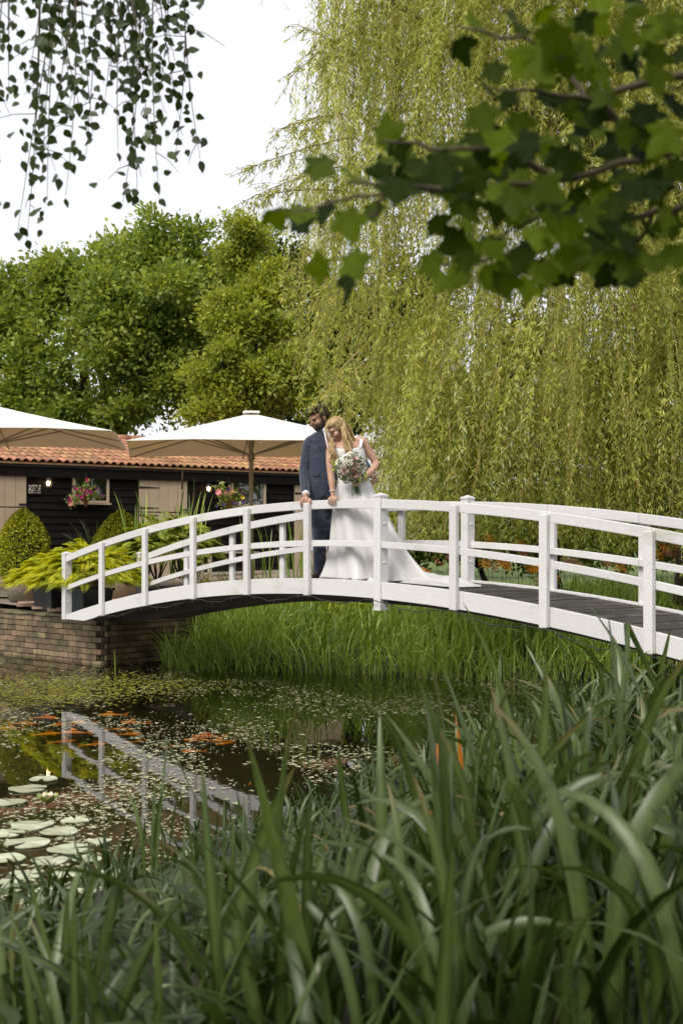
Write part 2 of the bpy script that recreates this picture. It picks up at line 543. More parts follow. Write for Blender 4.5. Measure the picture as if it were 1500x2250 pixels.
wall_top = .60
def wall_quads():
    mb = MB()
    mb.hexa([WC + WL * .02 + WR * .02 + Vector((0, 0, -.6)), WC + WR * 3.0 + WL * .02 + Vector((0, 0, -.6)), WC + WR * 3.0 + WL * .34 + Vector((0, 0, -.6)), WC + WL * .34 + WR * .34 + Vector((0, 0, -.6))],
            [WC + WL * .02 + WR * .02 + Vector((0, 0, wall_top)), WC + WR * 3.0 + WL * .02 + Vector((0, 0, wall_top)), WC + WR * 3.0 + WL * .34 + Vector((0, 0, wall_top)), WC + WL * .34 + WR * .34 + Vector((0, 0, wall_top))])
    mb.hexa([WC + WL * .341 + WR * .02 + Vector((0, 0, -.6)), WC + WL * .341 + WR * .34 + Vector((0, 0, -.6)), WC + WL * 7 + WR * .34 + Vector((0, 0, -.6)), WC + WL * 7 + WR * .02 + Vector((0, 0, -.6))],
            [WC + WL * .341 + WR * .02 + Vector((0, 0, wall_top)), WC + WL * .341 + WR * .34 + Vector((0, 0, wall_top)), WC + WL * 7 + WR * .34 + Vector((0, 0, wall_top)), WC + WL * 7 + WR * .02 + Vector((0, 0, wall_top))])
    return mb
wall = empty('brick_wall', WC, 'weathered brown brick retaining wall rising from the pond under the bridge end', 'wall')
wall_quads().build('mortar_core', M['mortar'], wall)
bmsh = []
for q in range(4):
    mb = MB().box((0, 0, 0), (.212, .10, .066))
    for v in mb.v: v += Vector((random.uniform(-.004, .004), random.uniform(-.005, .005), random.uniform(-.003, .003)))
    me = mb.mesh(); me.materials.append(M['brick']); bmsh.append(me)
def brick(p, ang, sx=1):
    o = link('brick', random.choice(bmsh), None, wall, local=True)
    o.location = p - WC
    o.rotation_euler = (random.uniform(-.012, .012), 0, ang + random.uniform(-.015, .015))
    o.scale.x = sx
aL = math.atan2(WL.y, WL.x); aR = math.atan2(WR.y, WR.x)
for c in range(8):
    z = -.03 + c * .079 + .033
    for i in range(14):
        u = .106 + i * .224 + (.112 if c % 2 else 0)
        if u < 3.0: brick(WC + WL * u + WR * (.05 - .02 + random.uniform(-.008, .008)) + Vector((0, 0, z)), aL)
    for i in range(12):
        u = .16 + i * .224 + (0 if c % 2 else .112)
        if u < 2.6: brick(WC + WR * u + WL * (.05 - .02 + random.uniform(-.008, .008)) + Vector((0, 0, z)), aR)
for i in range(12):
    mb = MB()
    mb.box((0, 0, 0), (.30, .40, .035))
    for v in mb.v: v += Vector((random.uniform(-.006, .006), random.uniform(-.012, .012), random.uniform(-.004, .004)))
    o = link('coping_stone', mb.mesh(), M['coping'], wall, local=True)
    o.location = WL * (.20 + i * .31) + WR * .16 + Vector((0, 0, .618)); o.rotation_euler.z = aL
for i in range(8):
    mb = MB()
    mb.box((0, 0, 0), (.30, .38, .035))
    for v in mb.v: v += Vector((random.uniform(-.006, .006), random.uniform(-.012, .012), random.uniform(-.004, .004)))
    o = link('coping_stone', mb.mesh(), M['coping'], wall, local=True)
    o.location = WR * (.54 + i * .31) + WL * .15 + Vector((0, 0, .617)); o.rotation_euler.z = aR
# the taller pier where the wall meets the frame's left edge
pier = empty('brick_pier', WC + WL * 3.05, 'brick pier ending the pond wall, half hidden by leafy plants', 'pier')
MB().box(WC + WL * 3.22 + WR * .12 + Vector((0, 0, .15)), (.34, .40, 1.1), Matrix.Rotation(aL, 3, 'Z')).build('mortar_core', M['mortar'], pier)
for c in range(8):
    for i in range(2):
        o = link('brick', random.choice(bmsh), None, pier)
        o.parent = pier; o.matrix_parent_inverse = wmat(pier).inverted()
        o.location = WC + WL * (3.12 + i * .20) + WR * (-.07) + Vector((0, 0, .003 + c * .079)); o.rotation_euler.z = aL; o.scale.x = .85

# ------------------------------------------------------------------ bridge
bridge = empty('footbridge', bp(0, BW / 2, 0), 'white painted arched wooden footbridge with dark plank deck across the pond', 'footbridge')
def sweep(k0, k1, o0, o1, ztop, h, seg=8):
    mb = MB(); rs = []
    for i in range(seg + 1):
        k = k0 + (k1 - k0) * i / seg
        z = ztop(k)
        zl = max(z - h, .612) if k < -4.5 else z - h
        rs.append([bp(k, o0, zl), bp(k, o1, zl), bp(k, o1, z), bp(k, o0, z)])
    mb.rings(rs)
    return mb
def bevelled(mb, w):
    me = mb.mesh()
    bm = bmesh.new(); bm.from_mesh(me)
    bmesh.ops.recalc_face_normals(bm, faces=bm.faces)
    es = [e for e in bm.edges if e.is_manifold and e.calc_face_angle(0) > .6]
    bmesh.ops.bevel(bm, geom=es, offset=w, segments=2, affect='EDGES', profile=.6)
    bm.to_mesh(me); bm.free(); me.update()
    return me
RH, MH, SH = .088, .062, .160
PW = .088
KS, KE = -6, 6
def midz(k): return zrail(k) - .398
def far_mid(k): return zrail(k) - .398
for side, (o0, o1) in (('near', (.0, .045)), ('far', (BW - .045, BW))):
    for k in range(KS, KE):
        hw = PW / 2 / BS
        for nm, zt, h in (('handrail', zrail, RH), ('mid_rail', midz, MH), ('side_beam', zbeam, SH)):
            a, b = k + .002, k + 1 - .002
            if k in (KS, 0): a = k + .05 / BS
            if k + 1 in (0, KE): b = k + 1 - .05 / BS
            if nm == 'handrail' :
                me = bevelled(sweep(a, b, o0, o1 + (.0 if side == 'far' else .0), zt, h), .006)
            else:
                me = bevelled(sweep(a, b, o0, o1, zt, h), .004)
            link(nm, me, M['white'], bridge)
for side in (0, 1):
    for k in range(KS, KE + 1):
        sup = k in (KS, 0, KE)
        wdt = .098 if sup else PW
        if side == 0: oa, ob = (-.012, .088) if sup else (-.047, -.0005)
        else: oa, ob = (BW - .088, BW + .012) if sup else (BW + .0005, BW + .047)
        zt = zrail(k) + (.022 if sup else -.022)
        zb = zbeam(k) - SH - (.11 if k == 0 else 0.012)
        if k == KS: zb = .606
        h = wdt / 2 / BS
        b4 = [bp(k - h, oa, zb), bp(k + h, oa, zb), bp(k + h, ob, zb), bp(k - h, ob, zb)]
        t4 = [Vector((v.x, v.y, zt)) for v in b4]
        me = bevelled(MB().hexa(b4, t4), .010 if not sup else .004)
        p = link('support_post' if sup else 'post', me, M['white'], bridge)
        if sup:
            e = .005
            c4 = [bp(k - h - e, oa - e, zt + .001), bp(k + h + e, oa - e, zt + .001), bp(k + h + e, ob + e, zt + .001), bp(k - h - e, ob + e, zt + .001)]
            d4 = [v + Vector((0, 0, .016)) for v in c4]
            mb = MB().hexa(c4, d4)
            ap = sum(d4, Vector()) / 4 + Vector((0, 0, .026))
            mb.add(d4 + [ap], [(0, 1, 4), (1, 2, 4), (2, 3, 4), (3, 0, 4)])
            mb.build('post_cap', M['white'], p)
            for zz in (.25, .62):
                c = bp(k + h, (oa + ob) / 2, zt - zz)
                MB().ball(c, .011, 8, 6).build('bolt', M['white'], p, True)
# deck planks
nplank = int(12 * BS / .128)
for i in range(nplank):
    k0 = KS + 12 * i / nplank; k1 = KS + 12 * (i + .87) / nplank
    dz = random.uniform(-.003, .003)
    b4 = [bp(k0, .047, zdeck(k0) - .03), bp(k1, .047, zdeck(k1) - .03), bp(k1, BW - .047, zdeck(k1) - .03), bp(k0, BW - .047, zdeck(k0) - .03)]
    t4 = [bp(k0, .047, zdeck(k0) + dz), bp(k1, .047, zdeck(k1) + dz), bp(k1, BW - .047, zdeck(k1) + dz), bp(k0, BW - .047, zdeck(k0) + dz)]
    link('deck_plank', MB().hexa(b4, t4).mesh(), M['deck'], bridge)
for off in (.10, BW / 2, BW - .17):
    link('under_beam', sweep(KS, KE, off, off + .07, lambda k: zdeck(k) - .034, .20 if off > .5 else .14, 40).mesh(), M['underwood'], bridge)
# dark cable of the fairy lights, sagging under the near side beam
pts = []
for i in range(0, 121):
    k = KS + .3 + (KE - KS - 1) * i / 120
    sag = .028 * (1 - math.cos(2 * math.pi * (k * 1.0)))
    pts.append(bp(k, -.055 + .01 * math.sin(k * 9), zbeam(k) - SH - .012 - sag - .008 * math.sin(k * 23)))
cable = empty('light_cable', bp(0, 0, .9), 'thin black fairy light cable sagging below the white side of the bridge', 'cable')
MB().tube(pts, .0045, 5).build('wire', M['iron'], cable)
for i in range(2, 119, 4):
    MB().tube([pts[i], pts[i] + Vector((.004, -.003, -.022)), pts[i] + Vector((.005, -.004, -.04))], [.005, .006, .003], 5).build('bulb', M['iron'], cable)
# ------------------------------------------------------------------ barn
HB0 = U(0, HOR, 25.6); HB1 = U(660, HOR, 29.8)
HU = (HB1 - HB0); HU.z = 0; HU.normalize()             # along the front, to the right
HN = Vector((HU.y, -HU.x, 0))                          # outwards, to the camera
def bar(px, py, out=0.0):
    """photo pixel on the barn front (moved outwards by out)"""
    o = Vector((HB0.x, HB0.y, 0)) + HN * out
    d = Vector(((px - 750) / FPX, 1, (HOR - py) / FPX))
    t = (o.x * HN.x + o.y * HN.y) / (d.x * HN.x + d.y * HN.y)
    return Vector((0, 0, EYE)) + d * t
def bar_t(px, out=0.0): return (bar(px, HOR, out) - HB0).dot(HU)
def bpt(t, out, z):
    p = Vector((HB0.x, HB0.y, 0)) + HU * t + HN * out
    return Vector((p.x, p.y, z))
EAVE = bar(0, 1012).z
BASE = .80
T0, T1 = -5.0, bar_t(795)
barn = empty('barn', bpt(5, 0, BASE), 'long low black weatherboarded stable building with orange clay pantile roof', 'building')
Rb = Matrix(((HU.x, HN.x, 0), (HU.y, HN.y, 0), (0, 0, 1)))   # local x along, y out
def bbox(t0, t1, o0, o1, z0, z1):
    return MB().hexa([bpt(t0, o1, z0), bpt(t1, o1, z0), bpt(t1, o0, z0), bpt(t0, o0, z0)], [bpt(t0, o1, z1), bpt(t1, o1, z1), bpt(t1, o0, z1), bpt(t0, o0, z1)])
walls = bbox(T0, T1, -3.4, -.02, BASE - .4, EAVE - .02).build('wall', M['board'], barn)
nb = 15
for i in range(nb):
    z0 = BASE - .05 + (EAVE - .30 - BASE) * i / nb
    z1 = BASE - .05 + (EAVE - .30 - BASE) * (i + 1) / nb
    mb = MB().hexa([bpt(T0, .028, z0), bpt(T1, .028, z0), bpt(T1, -.018, z0), bpt(T0, -.018, z0)], [bpt(T0, .006, z1 + .01), bpt(T1, .006, z1 + .01), bpt(T1, -.018, z1 + .01), bpt(T0, -.018, z1 + .01)])
    mb.build('weatherboard', M['board'], walls)
bbox(T0, T1, .0, .11, EAVE - .285, EAVE - .06).build('fascia_board', M['board'], barn)
bbox(T0, T1, .10, .135, EAVE - .10, EAVE - .05).build('gutter', M['iron'], barn)
# roof
RISE, RUN = .66, 2.0
roof = MB().hexa([bpt(T0, .17, EAVE - .05), bpt(T1, .17, EAVE - .05), bpt(T1, -RUN, EAVE + RISE - .05), bpt(T0, -RUN, EAVE + RISE - .05)],
                 [bpt(T0, .17, EAVE - .02), bpt(T1, .17, EAVE - .02), bpt(T1, -RUN, EAVE + RISE - .02), bpt(T0, -RUN, EAVE + RISE - .02)]).build('roof', M['tile'], barn)
MB().hexa([bpt(T0, -RUN, EAVE + RISE - .05), bpt(T1, -RUN, EAVE + RISE - .05), bpt(T1, -RUN * 2.1, EAVE - .05), bpt(T0, -RUN * 2.1, EAVE - .05)],
          [bpt(T0, -RUN, EAVE + RISE - .021), bpt(T1, -RUN, EAVE + RISE - .021), bpt(T1, -RUN * 2.1, EAVE - .02), bpt(T0, -RUN * 2.1, EAVE - .02)]).build('back_slope', M['tile'], roof)
pitch = math.atan2(RISE, RUN + .17)
TWd, TLn = .168, .30
def tile_mesh():
    nseg = 10
    V, Fc = [], []
    for (y, dz) in ((0, .030), (TLn + .06, .0)):
        for i in range(nseg + 1):
            s = i / nseg
            z = .024 * math.sin(2 * math.pi * s - .6) + dz
            V.append((-TWd / 2 - .006 + (TWd + .012) * s, y, z))
    for i in range(nseg + 1):
        s = i / nseg
        V.append((-TWd / 2 - .006 + (TWd + .012) * s, 0, .024 * math.sin(2 * math.pi * s - .6) + .012))
    n = nseg + 1
    for i in range(nseg):
        Fc.append((i, i + 1, n + i + 1, n + i))
        Fc.append((2 * n + i, 2 * n + i + 1, i + 1, i))
    return mesh_from(V, Fc, True)
tme = tile_mesh(); tme.materials.append(M['tile'])
slope = (HN * -1 * math.cos(pitch) + Vector((0, 0, 1)) * math.sin(pitch))
nrm = HU.cross(slope)
tile_rot = Matrix((HU, slope, nrm)).transposed()
rows = 6
t_vis0, t_vis1 = bar_t(-40), bar_t(770)
rest = MB(); n_tile = 0
for r in range(8):
    col = 0
    t = T0 + TWd / 2
    while t < T1:
        c = bpt(t, .19, EAVE - .02) + slope * (r * TLn * .97)
        if t_vis0 <= t <= t_vis1 and r < 5 and n_tile < 298:
            n_tile += 1
            o = link('roof_tile', tme, None, roof)
            jit = Matrix.Rotation(random.uniform(-.02, .02), 3, 'Z') @ Matrix.Rotation(random.uniform(-.012, .012), 3, 'X')
            o.matrix_basis = Matrix.Translation(c + nrm * .03) @ (tile_rot @ jit).to_4x4()
        else:
            rest.add([c + nrm * .03 + tile_rot @ Vector(v.co) for v in tme.vertices], [tuple(p.vertices) for p in tme.polygons])
        t += TWd
o = rest.build('roof_tiles_beyond', M['tile'], roof, True); o['kind'] = 'stuff'
rd = MB()
for i in range(int((T1 - T0) / .4)):
    o = MB().tube([bpt(T0 + .4 * i, -RUN, EAVE + RISE + .02), bpt(T0 + .4 * i + .41, -RUN, EAVE + RISE + .03)], .10, 10).build('ridge_tile', M['tile'], roof, True)

# stable doors
def door(pxl, pxr, pytop, pysplit, hinges):
    out = .03
    a = bar(pxl, pytop, out); b = bar(pxr, pytop + (pxr - pxl) * .07, out)
    t0, t1 = bar_t(pxl, out), bar_t(pxr, out)
    zt = a.z; zs = bar(pxl, pysplit, out).z
    lf = MB()
    d = None
    n = 5
    d = bbox(t0 - .03, t1 + .03, .029, .036, BASE - .02, zt + .03).build('door', M['iron'], barn)
    for (z0, z1) in ((BASE + .02, zs - .012), (zs + .012, zt)):
        for i in range(n):
            w = (t1 - t0) / n
            bbox(t0 + w * i + .004, t0 + w * (i + 1) - .004, .037, .062, z0, z1).build('door_plank', M['cream'], d)
    for (side, py, ln) in hinges:
        z = bar(pxl if side < 0 else pxr, py, out).z
        w = (t1 - t0) * ln
        if side < 0:
            v = [bpt(t0, .067, z - .025), bpt(t0 + w, .067, z - .008), bpt(t0 + w, .067, z + .008), bpt(t0, .067, z + .025)]
        else:
            v = [bpt(t1 - w, .067, z - .022), bpt(t1, .067, z - .025), bpt(t1, .067, z + .025), bpt(t1 - w, .067, z + .022)]
        mb = MB().hexa([p - HN * .008 for p in v], v)
        mb.build('strap_hinge', M['iron'], d)
door(-62, 57, 1036, 1113, [(1, 1109, .14)])
door(305, 410, 1050, 1125, [(-1, 1071, .42), (-1, 1116, .38), (-1, 1132, .38), (1, 1121, .14)])
door(646, 752, 1066, 1138, [(-1, 1084, .42), (-1, 1130, .38)])

# windows
def glass_mat():
    m, N, Lk, P = nodes_of('window_glass')
    P.inputs['Base Color'].default_value = (.012, .015, .013, 1)
    P.inputs['Roughness'].default_value = .03
    P.inputs['IOR'].default_value = 2.6
    n = tex_noise(N, Lk, 2.5, 2, None, 'World')
    b = N.new('ShaderNodeBump'); b.inputs['Strength'].default_value = .12; b.inputs['Distance'].default_value = .02
    Lk.new(n, b.inputs['Height']); Lk.new(b.outputs[0], P.inputs['Normal'])
    return m
M['glass'] = glass_mat()
def window(pxl, pxr, py0, py1):
    t0, t1 = bar_t(pxl, .04), bar_t(pxr, .04)
    z1 = bar(pxl, py0, .04).z; z0 = bar(pxl, py1, .04).z
    wdw = bbox(t0 + .04, t1 - .04, .024, .044, z0 + .04, z1 - .04).build('window', M['glass'], barn)
    fr = .045
    for q in ((t0, t1, z1 - fr, z1), (t0, t1, z0, z0 + fr), (t0, t0 + fr, z0 + fr + .001, z1 - fr - .001), (t1 - fr, t1, z0 + fr + .001, z1 - fr - .001)):
        bbox(q[0], q[1], .02, .07, q[2], q[3]).build('window_frame', M['cream'], wdw)
    bbox(t0 - .03, t1 + .03, .02, .11, z0 - .035, z0 - .002).build('window_sill', M['cream'], wdw)
window(160, 239, 1042, 1104)
window(508, 583, 1056, 1112)

# wall lamps, lit
M['bulb'] = emit('lamp_glow', (1.0, .62, .25), 14)
M['lampglass'] = emit('lamp_glass', (1.0, .45, .12), .9)
def wall_lamp(px, py, label):
    c = bar(px, py, .17)
    L = empty('wall_lamp', bar(px, py, .06), label, 'lamp', 'lit bulkhead lamps on the barn wall')
    MB().tube([bar(px, py + 12, .03), bar(px, py + 12, .12), c + Vector((0, 0, -.10))], .018, 8).build('bracket', M['iron'], L)
    MB().tube([c + Vector((0, 0, -.10)), c + Vector((0, 0, -.075))], .05, 12).build('base', M['iron'], L)
    prof = [(-.074, .040), (-.04, .060), (0, .068), (.04, .058), (.07, .030)]
    MB().rings([[c + Vector((r * math.cos(a), r * math.sin(a), z)) for a in [2 * math.pi * i / 14 for i in range(14)]] for z, r in [(-.05, .016), (-.03, .03), (0, .036), (.03, .026)]]).build('bulb', M['bulb'], L, True)
    for i in range(6):
        a = 2 * math.pi * i / 6
        MB().tube([c + Vector((r * 1.03 * math.cos(a), r * 1.03 * math.sin(a), z)) for z, r in prof], .005, 5).build('cage_wire', M['iron'], L)
    for z, r in ((-.02, .068), (.045, .058)):
        MB().tube([c + Vector((r * math.cos(a), r * math.sin(a), z)) for a in [2 * math.pi * i / 16 for i in range(17)]], .004, 5).build('cage_ring', M['iron'], L)
    MB().rings([[c + Vector((r * math.cos(a), r * math.sin(a), z)) for a in [2 * math.pi * i / 14 for i in range(14)]] for z, r in [(.068, .062), (.085, .045), (.10, .012)]]).build('cap', M['iron'], L)
wall_lamp(107, 1061, 'lit round caged wall lamp between the white lettered sign and the window')
wall_lamp(459, 1073, 'lit round caged wall lamp beside the basket of pink and purple flowers')

# lettered sign painted on a black board: hearts and short lines of white letters
sg = empty('wall_sign', bar(77, 1075, .04), 'small black wall sign with white lettering and hearts beside the stable door', 'sign')
M['signwhite'] = mat('sign_white', (.70, .68, .62), rough=.6)
bbox(bar_t(62, .05), bar_t(92, .05), .032, .047, bar(77, 1087, .04).z, bar(77, 1063, .04).z).build('sign_board', M['board'], sg)
def letter_row(pxl, pxr, py, hpx, arch=0.0, n=12):
    """a row of small unreadable letter strokes, as the photograph shows them"""
    mb = MB()
    for i in range(n):
        u = (i + .5) / n
        if random.random() < .12: continue
        px = pxl + (pxr - pxl) * u
        c = bar(px, py - arch * (1 - (2 * u - 1) ** 2), .049)
        h = hpx / FPX * c.y * random.uniform(.75, 1.0); w = (pxr - pxl) / n / FPX * c.y * .42
        k = random.randint(0, 3)
        mb.box(c + HU * (-w * .8), (w * .5, .004, h), Rb)
        if k in (0, 1): mb.box(c + HU * (w * .8), (w * .5, .0042, h), Rb)
        if k in (0, 2): mb.box(c + Vector((0, 0, h * .4)), (w * 2, .0044, h * .2), Rb)
        if k in (1, 3): mb.box(c + Vector((0, 0, -h * .4)), (w * 2, .0046, h * .2), Rb)
        mb.box(c, (w * 1.6, .0048, h * .18), Rb)
    mb.build('lettering', M['signwhite'], sg)
letter_row(69, 84, 1067.5, 2.6, 1.2, 9)
letter_row(68, 86, 1070.3, 1.8, .4, 12)
letter_row(72, 81, 1072.8, 1.2, 0, 9)
letter_row(63, 74, 1075.8, 1.6, 0, 9); letter_row(63, 80, 1077.6, 1.6, 0, 12); letter_row(82, 90, 1077, 2.2, 0, 4)
letter_row(63, 74, 1080.6, 1.6, 0, 9); letter_row(63, 80, 1082.6, 1.8, 0, 12); letter_row(82, 90, 1082.2, 2.2, 0, 4)
for (px, py) in ((65.5, 1067.5), (88.5, 1067.5), (66.5, 1073), (87.5, 1073)):
    c = bar(px, py, .052); s = .020
    pl = []
    for i in range(24):
        a = 2 * math.pi * i / 24
        x = 16 * math.sin(a) ** 3; y = 13 * math.cos(a) - 5 * math.cos(2 * a) - 2 * math.cos(3 * a) - math.cos(4 * a)
        pl.append(c + HU * (x / 17 * s) + Vector((0, 0, y / 17 * s)))
    MB().add(pl + [p - HN * .003 for p in pl], [tuple(range(24))] + [(i, i + 24, (i + 1) % 24 + 24, (i + 1) % 24) for i in range(24)]).build('heart', M['signwhite'], sg)

# ------------------------------------------------------------------ umbrellas
def canvas_mat():
    m, N, Lk, P = nodes_of('parasol_canvas')
    n = tex_noise(N, Lk, 1.5, 4, None, 'World')
    c = mixcol(N, Lk, (.80, .80, .79), (.76, .76, .75), n)
    Lk.new(c, P.inputs['Base Color']); P.inputs['Roughness'].default_value = .85
    T = N.new('ShaderNodeBsdfTranslucent'); T.inputs[0].default_value = (.80, .60, .36, 1)
    mx = N.new('ShaderNodeMixShader'); mx.inputs[0].default_value = .32
    Lk.new(P.outputs[0], mx.inputs[1]); Lk.new(T.outputs[0], mx.inputs[2])
    Lk.new(mx.outputs[0], N['Material Output'].inputs[0])
    return m
M['parasol'] = canvas_mat()
def parasol(pole_px, Y, apex_py, rim_py, half, rotz, label):
    top = U(pole_px, apex_py, Y); zr = U(pole_px, rim_py, Y).z
    zb = ter_z(top) if Y > 19 else gz(top.x, top.y)
    e = empty('parasol', (top.x, top.y, zb), label, 'parasol', 'square cream garden parasols in front of the barn')
    c = Vector((top.x, top.y, 0))
    cor = [Matrix.Rotation(rotz + math.pi / 4 + i * math.pi / 2, 3, 'Z') @ Vector((half * math.sqrt(2), 0, 0)) + c for i in range(4)]
    mids = [(cor[i] + cor[(i + 1) % 4]) / 2 for i in range(4)]
    rim = []
    for i in range(4):
        for (p, dz) in ((cor[i], 0.0), (cor[i].lerp(mids[i], .5), .035), (mids[i], .03), (mids[i].lerp(cor[(i + 1) % 4], .5), .035)):
            rim.append(Vector((p.x, p.y, zr + dz)))
    n = len(rim)
    rings = []
    H = top.z - zr
    for s in (0.04, .25, .5, .75, 1.0):
        r_ = []
        for i, p in enumerate(rim):
            q = c.lerp(Vector((p.x, p.y, 0)), s)
            sag = -.05 * math.sin(math.pi * s) * (1 if i % 4 else .25)
            r_.append(Vector((q.x, q.y, zr + H * (1 - s) + sag + (p.z - zr) * s)))
        rings.append(r_)
    up = rings; lo = [[v - Vector((0, 0, .006)) for v in r] for r in rings][::-1]
    cv = MB().rings(up + lo, cap=False)
    cv.build('canopy', M['parasol'], e)
    lip = MB()
    for i in range(n):
        a, b = rim[i], rim[(i + 1) % n]
        lip.add([a + Vector((0, 0, .002)), b + Vector((0, 0, .002)), b - Vector((0, 0, .05)), a - Vector((0, 0, .05))], [(0, 1, 2, 3)])
    MB().box((top.x, top.y, top.z + .015), (.26, .26, .03), Matrix.Rotation(rotz, 3, 'Z')).build('cap', M['canvas'], e)
    MB().tube([(top.x, top.y, zb), (top.x, top.y, top.z - .02)], .036, 14).build('pole', M['pole'], e, True)
    MB().tube([(top.x, top.y, zr - .16), (top.x, top.y, zr - .06)], .06, 12).build('hub', M['pole'], e, True)
    for i, p in enumerate(cor + mids):
        hub = Vector((top.x, top.y, zr - .08))
        tgt = c.lerp(Vector((p.x, p.y, 0)), .5); tgt.z = zr + H * .5 - .05
        MB().tube([hub, tgt], .013, 6).build('strut', M['pole'], e)
        end = Vector((p.x, p.y, zr - .012)); tp = Vector((top.x, top.y, top.z - .05))
        MB().tube([tp.lerp(end, .03), tp.lerp(end, .5) - Vector((0, 0, .04)), end], .012, 6).build('rib', M['pole'], e)
    MB().box((top.x, top.y, zb + .04), (.8, .8, .08), Matrix.Rotation(rotz, 3, 'Z')).build('base', M['stonepot'], e)
parasol(552, 22.5, 908, 990, 2.0, R(8), 'open cream parasol on a post beside the couple, near the window with bright reflections')
parasol(-18, 21.5, 890, 966, 2.0, R(6), 'open cream parasol above the clipped bush and the stable door with the sign')
# ------------------------------------------------------------------ trees
LM = {}
LM['oak'] = leafmat('oak_leaf', (.070, .120, .020), (.33, .39, .065), trans=.40, rough=.5)
LM['gold'] = leafmat('golden_leaf', (.10, .155, .022), (.42, .45, .065), trans=.40, rough=.5)
LM['dark'] = leafmat('dark_leaf', (.028, .050, .010), (.085, .12, .022), trans=.3, rough=.5)
LM['willow'] = leafmat('willow_leaf', (.19, .230, .032), (.68, .69, .185), trans=.50, rough=.45, c3=(.62, .68, .42))
LM['box'] = leafmat('box_leaf', (.14, .185, .018), (.46, .46, .045), trans=.3, rough=.45)
LM['lime'] = leafmat('lime_leaf', (.22, .29, .010), (.58, .55, .025), trans=.40, rough=.5)
LM['wist'] = leafmat('wisteria_leaf', (.13, .20, .020), (.34, .36, .045), trans=.35, rough=.5)
LM['reed'] = leafmat('reed_leaf', (.080, .145, .018), (.36, .46, .10), trans=.40, rough=.35)
LM['phorm'] = leafmat('strap_leaf', (.030, .050, .012), (.12, .15, .045), trans=.2, rough=.4)
LM['iris'] = leafmat('iris_leaf', (.020, .042, .006), (.078, .116, .028), trans=.28, rough=.38, obj_random=True, spec=.5, veined=True)
LM['straw'] = leafmat('straw_leaf', (.16, .11, .04), (.20, .17, .06), trans=.3, rough=.6, obj_random=True)
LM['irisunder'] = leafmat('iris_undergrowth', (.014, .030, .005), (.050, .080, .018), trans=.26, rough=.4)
LM['irisold'] = leafmat('old_leaf', (.40, .12, .015), (.45, .26, .03), trans=.3, rough=.5, obj_random=True)
LM['syc'] = leafmat('sycamore_leaf', (.010, .024, .002), (.13, .185, .012), trans=.5, rough=.6, obj_random=True, spec=.12, power=1.7)
LM['birch'] = leafmat('birch_leaf', (.018, .034, .008), (.05, .08, .014), trans=.30, rough=.45, obj_random=True)

def crown_cloud(blobs, n_clump, per, leaf, clump_r=.42):
    """leaf tufts spread over overlapping balls; blobs (centre, radius)"""
    C = np.array([b[0][:] for b in blobs]); r = np.array([b[1] for b in blobs])
    w = r ** 2 / (r ** 2).sum()
    bi = rng.choice(len(r), n_clump, p=w)
    d = unit(rng.normal(size=(n_clump, 3)))
    d[:, 2] = np.where(d[:, 2] < -.55, -d[:, 2], d[:, 2])
    rad = r[bi] * (1 - .55 * rng.random(n_clump) ** 2.0) * rng.uniform(.80, 1.35, n_clump)
    cc = C[bi] + d * rad[:, None] * np.array([1, 1, .92])
    tone = rng.random(n_clump)
    cs = clump_r * rng.uniform(.6, 1.35, n_clump)
    P = np.repeat(cc, per, 0); n = len(P)
    loc = rng.normal(size=(n, 3)) * .42 * np.repeat(cs, per)[:, None]
    loc[:, 2] *= .7
    P = P + loc
    out = np.repeat(d, per, 0)
    D = unit(out * .8 + unit(loc) * .8 + rng.normal(size=(n, 3)) * .6 + np.array([0, 0, .1]))
    N = unit(rng.normal(size=(n, 3)) * .7 + out * .5 + np.array([0, 0, .9]))
    var = np.clip(np.repeat(tone, per) * .6 + rng.random(n) * .45 - .05, 0, 1)
    s = leaf * rng.uniform(.65, 1.3, n)
    return leaf_cards(P, D, N, s, s * .62, var, fold=.18, wide=.55), cc, bi

def limbs(mb, base, tops, r0, fork=.45):
    base = Vector(base)
    tc = sum((Vector(t) for t in tops), Vector()) / len(tops)
    fk = base.lerp(Vector((base.x * .6 + tc.x * .4, base.y * .6 + tc.y * .4, tc.z)), fork)
    mb.tube([base, base.lerp(fk, .5) + Vector((.08, 0, 0)), fk], [r0 * 1.25, r0, r0 * .8], 10)
    for t in tops:
        t = Vector(t)
        m1 = fk.lerp(t, .35) + Vector((random.uniform(-.3, .3), random.uniform(-.3, .3), .25))
        m2 = fk.lerp(t, .7) + Vector((random.uniform(-.3, .3), random.uniform(-.3, .3), .2))
        mb.tube([fk, m1, m2, t], [r0 * .55, r0 * .36, r0 * .2, r0 * .07], 7)
        for q in range(3):
            a = m1.lerp(t, random.random())
            mb.tube([a, a + Vector((random.uniform(-1, 1), random.uniform(-1, 1), random.uniform(.1, .9)))], [r0 * .12, r0 * .03], 5)

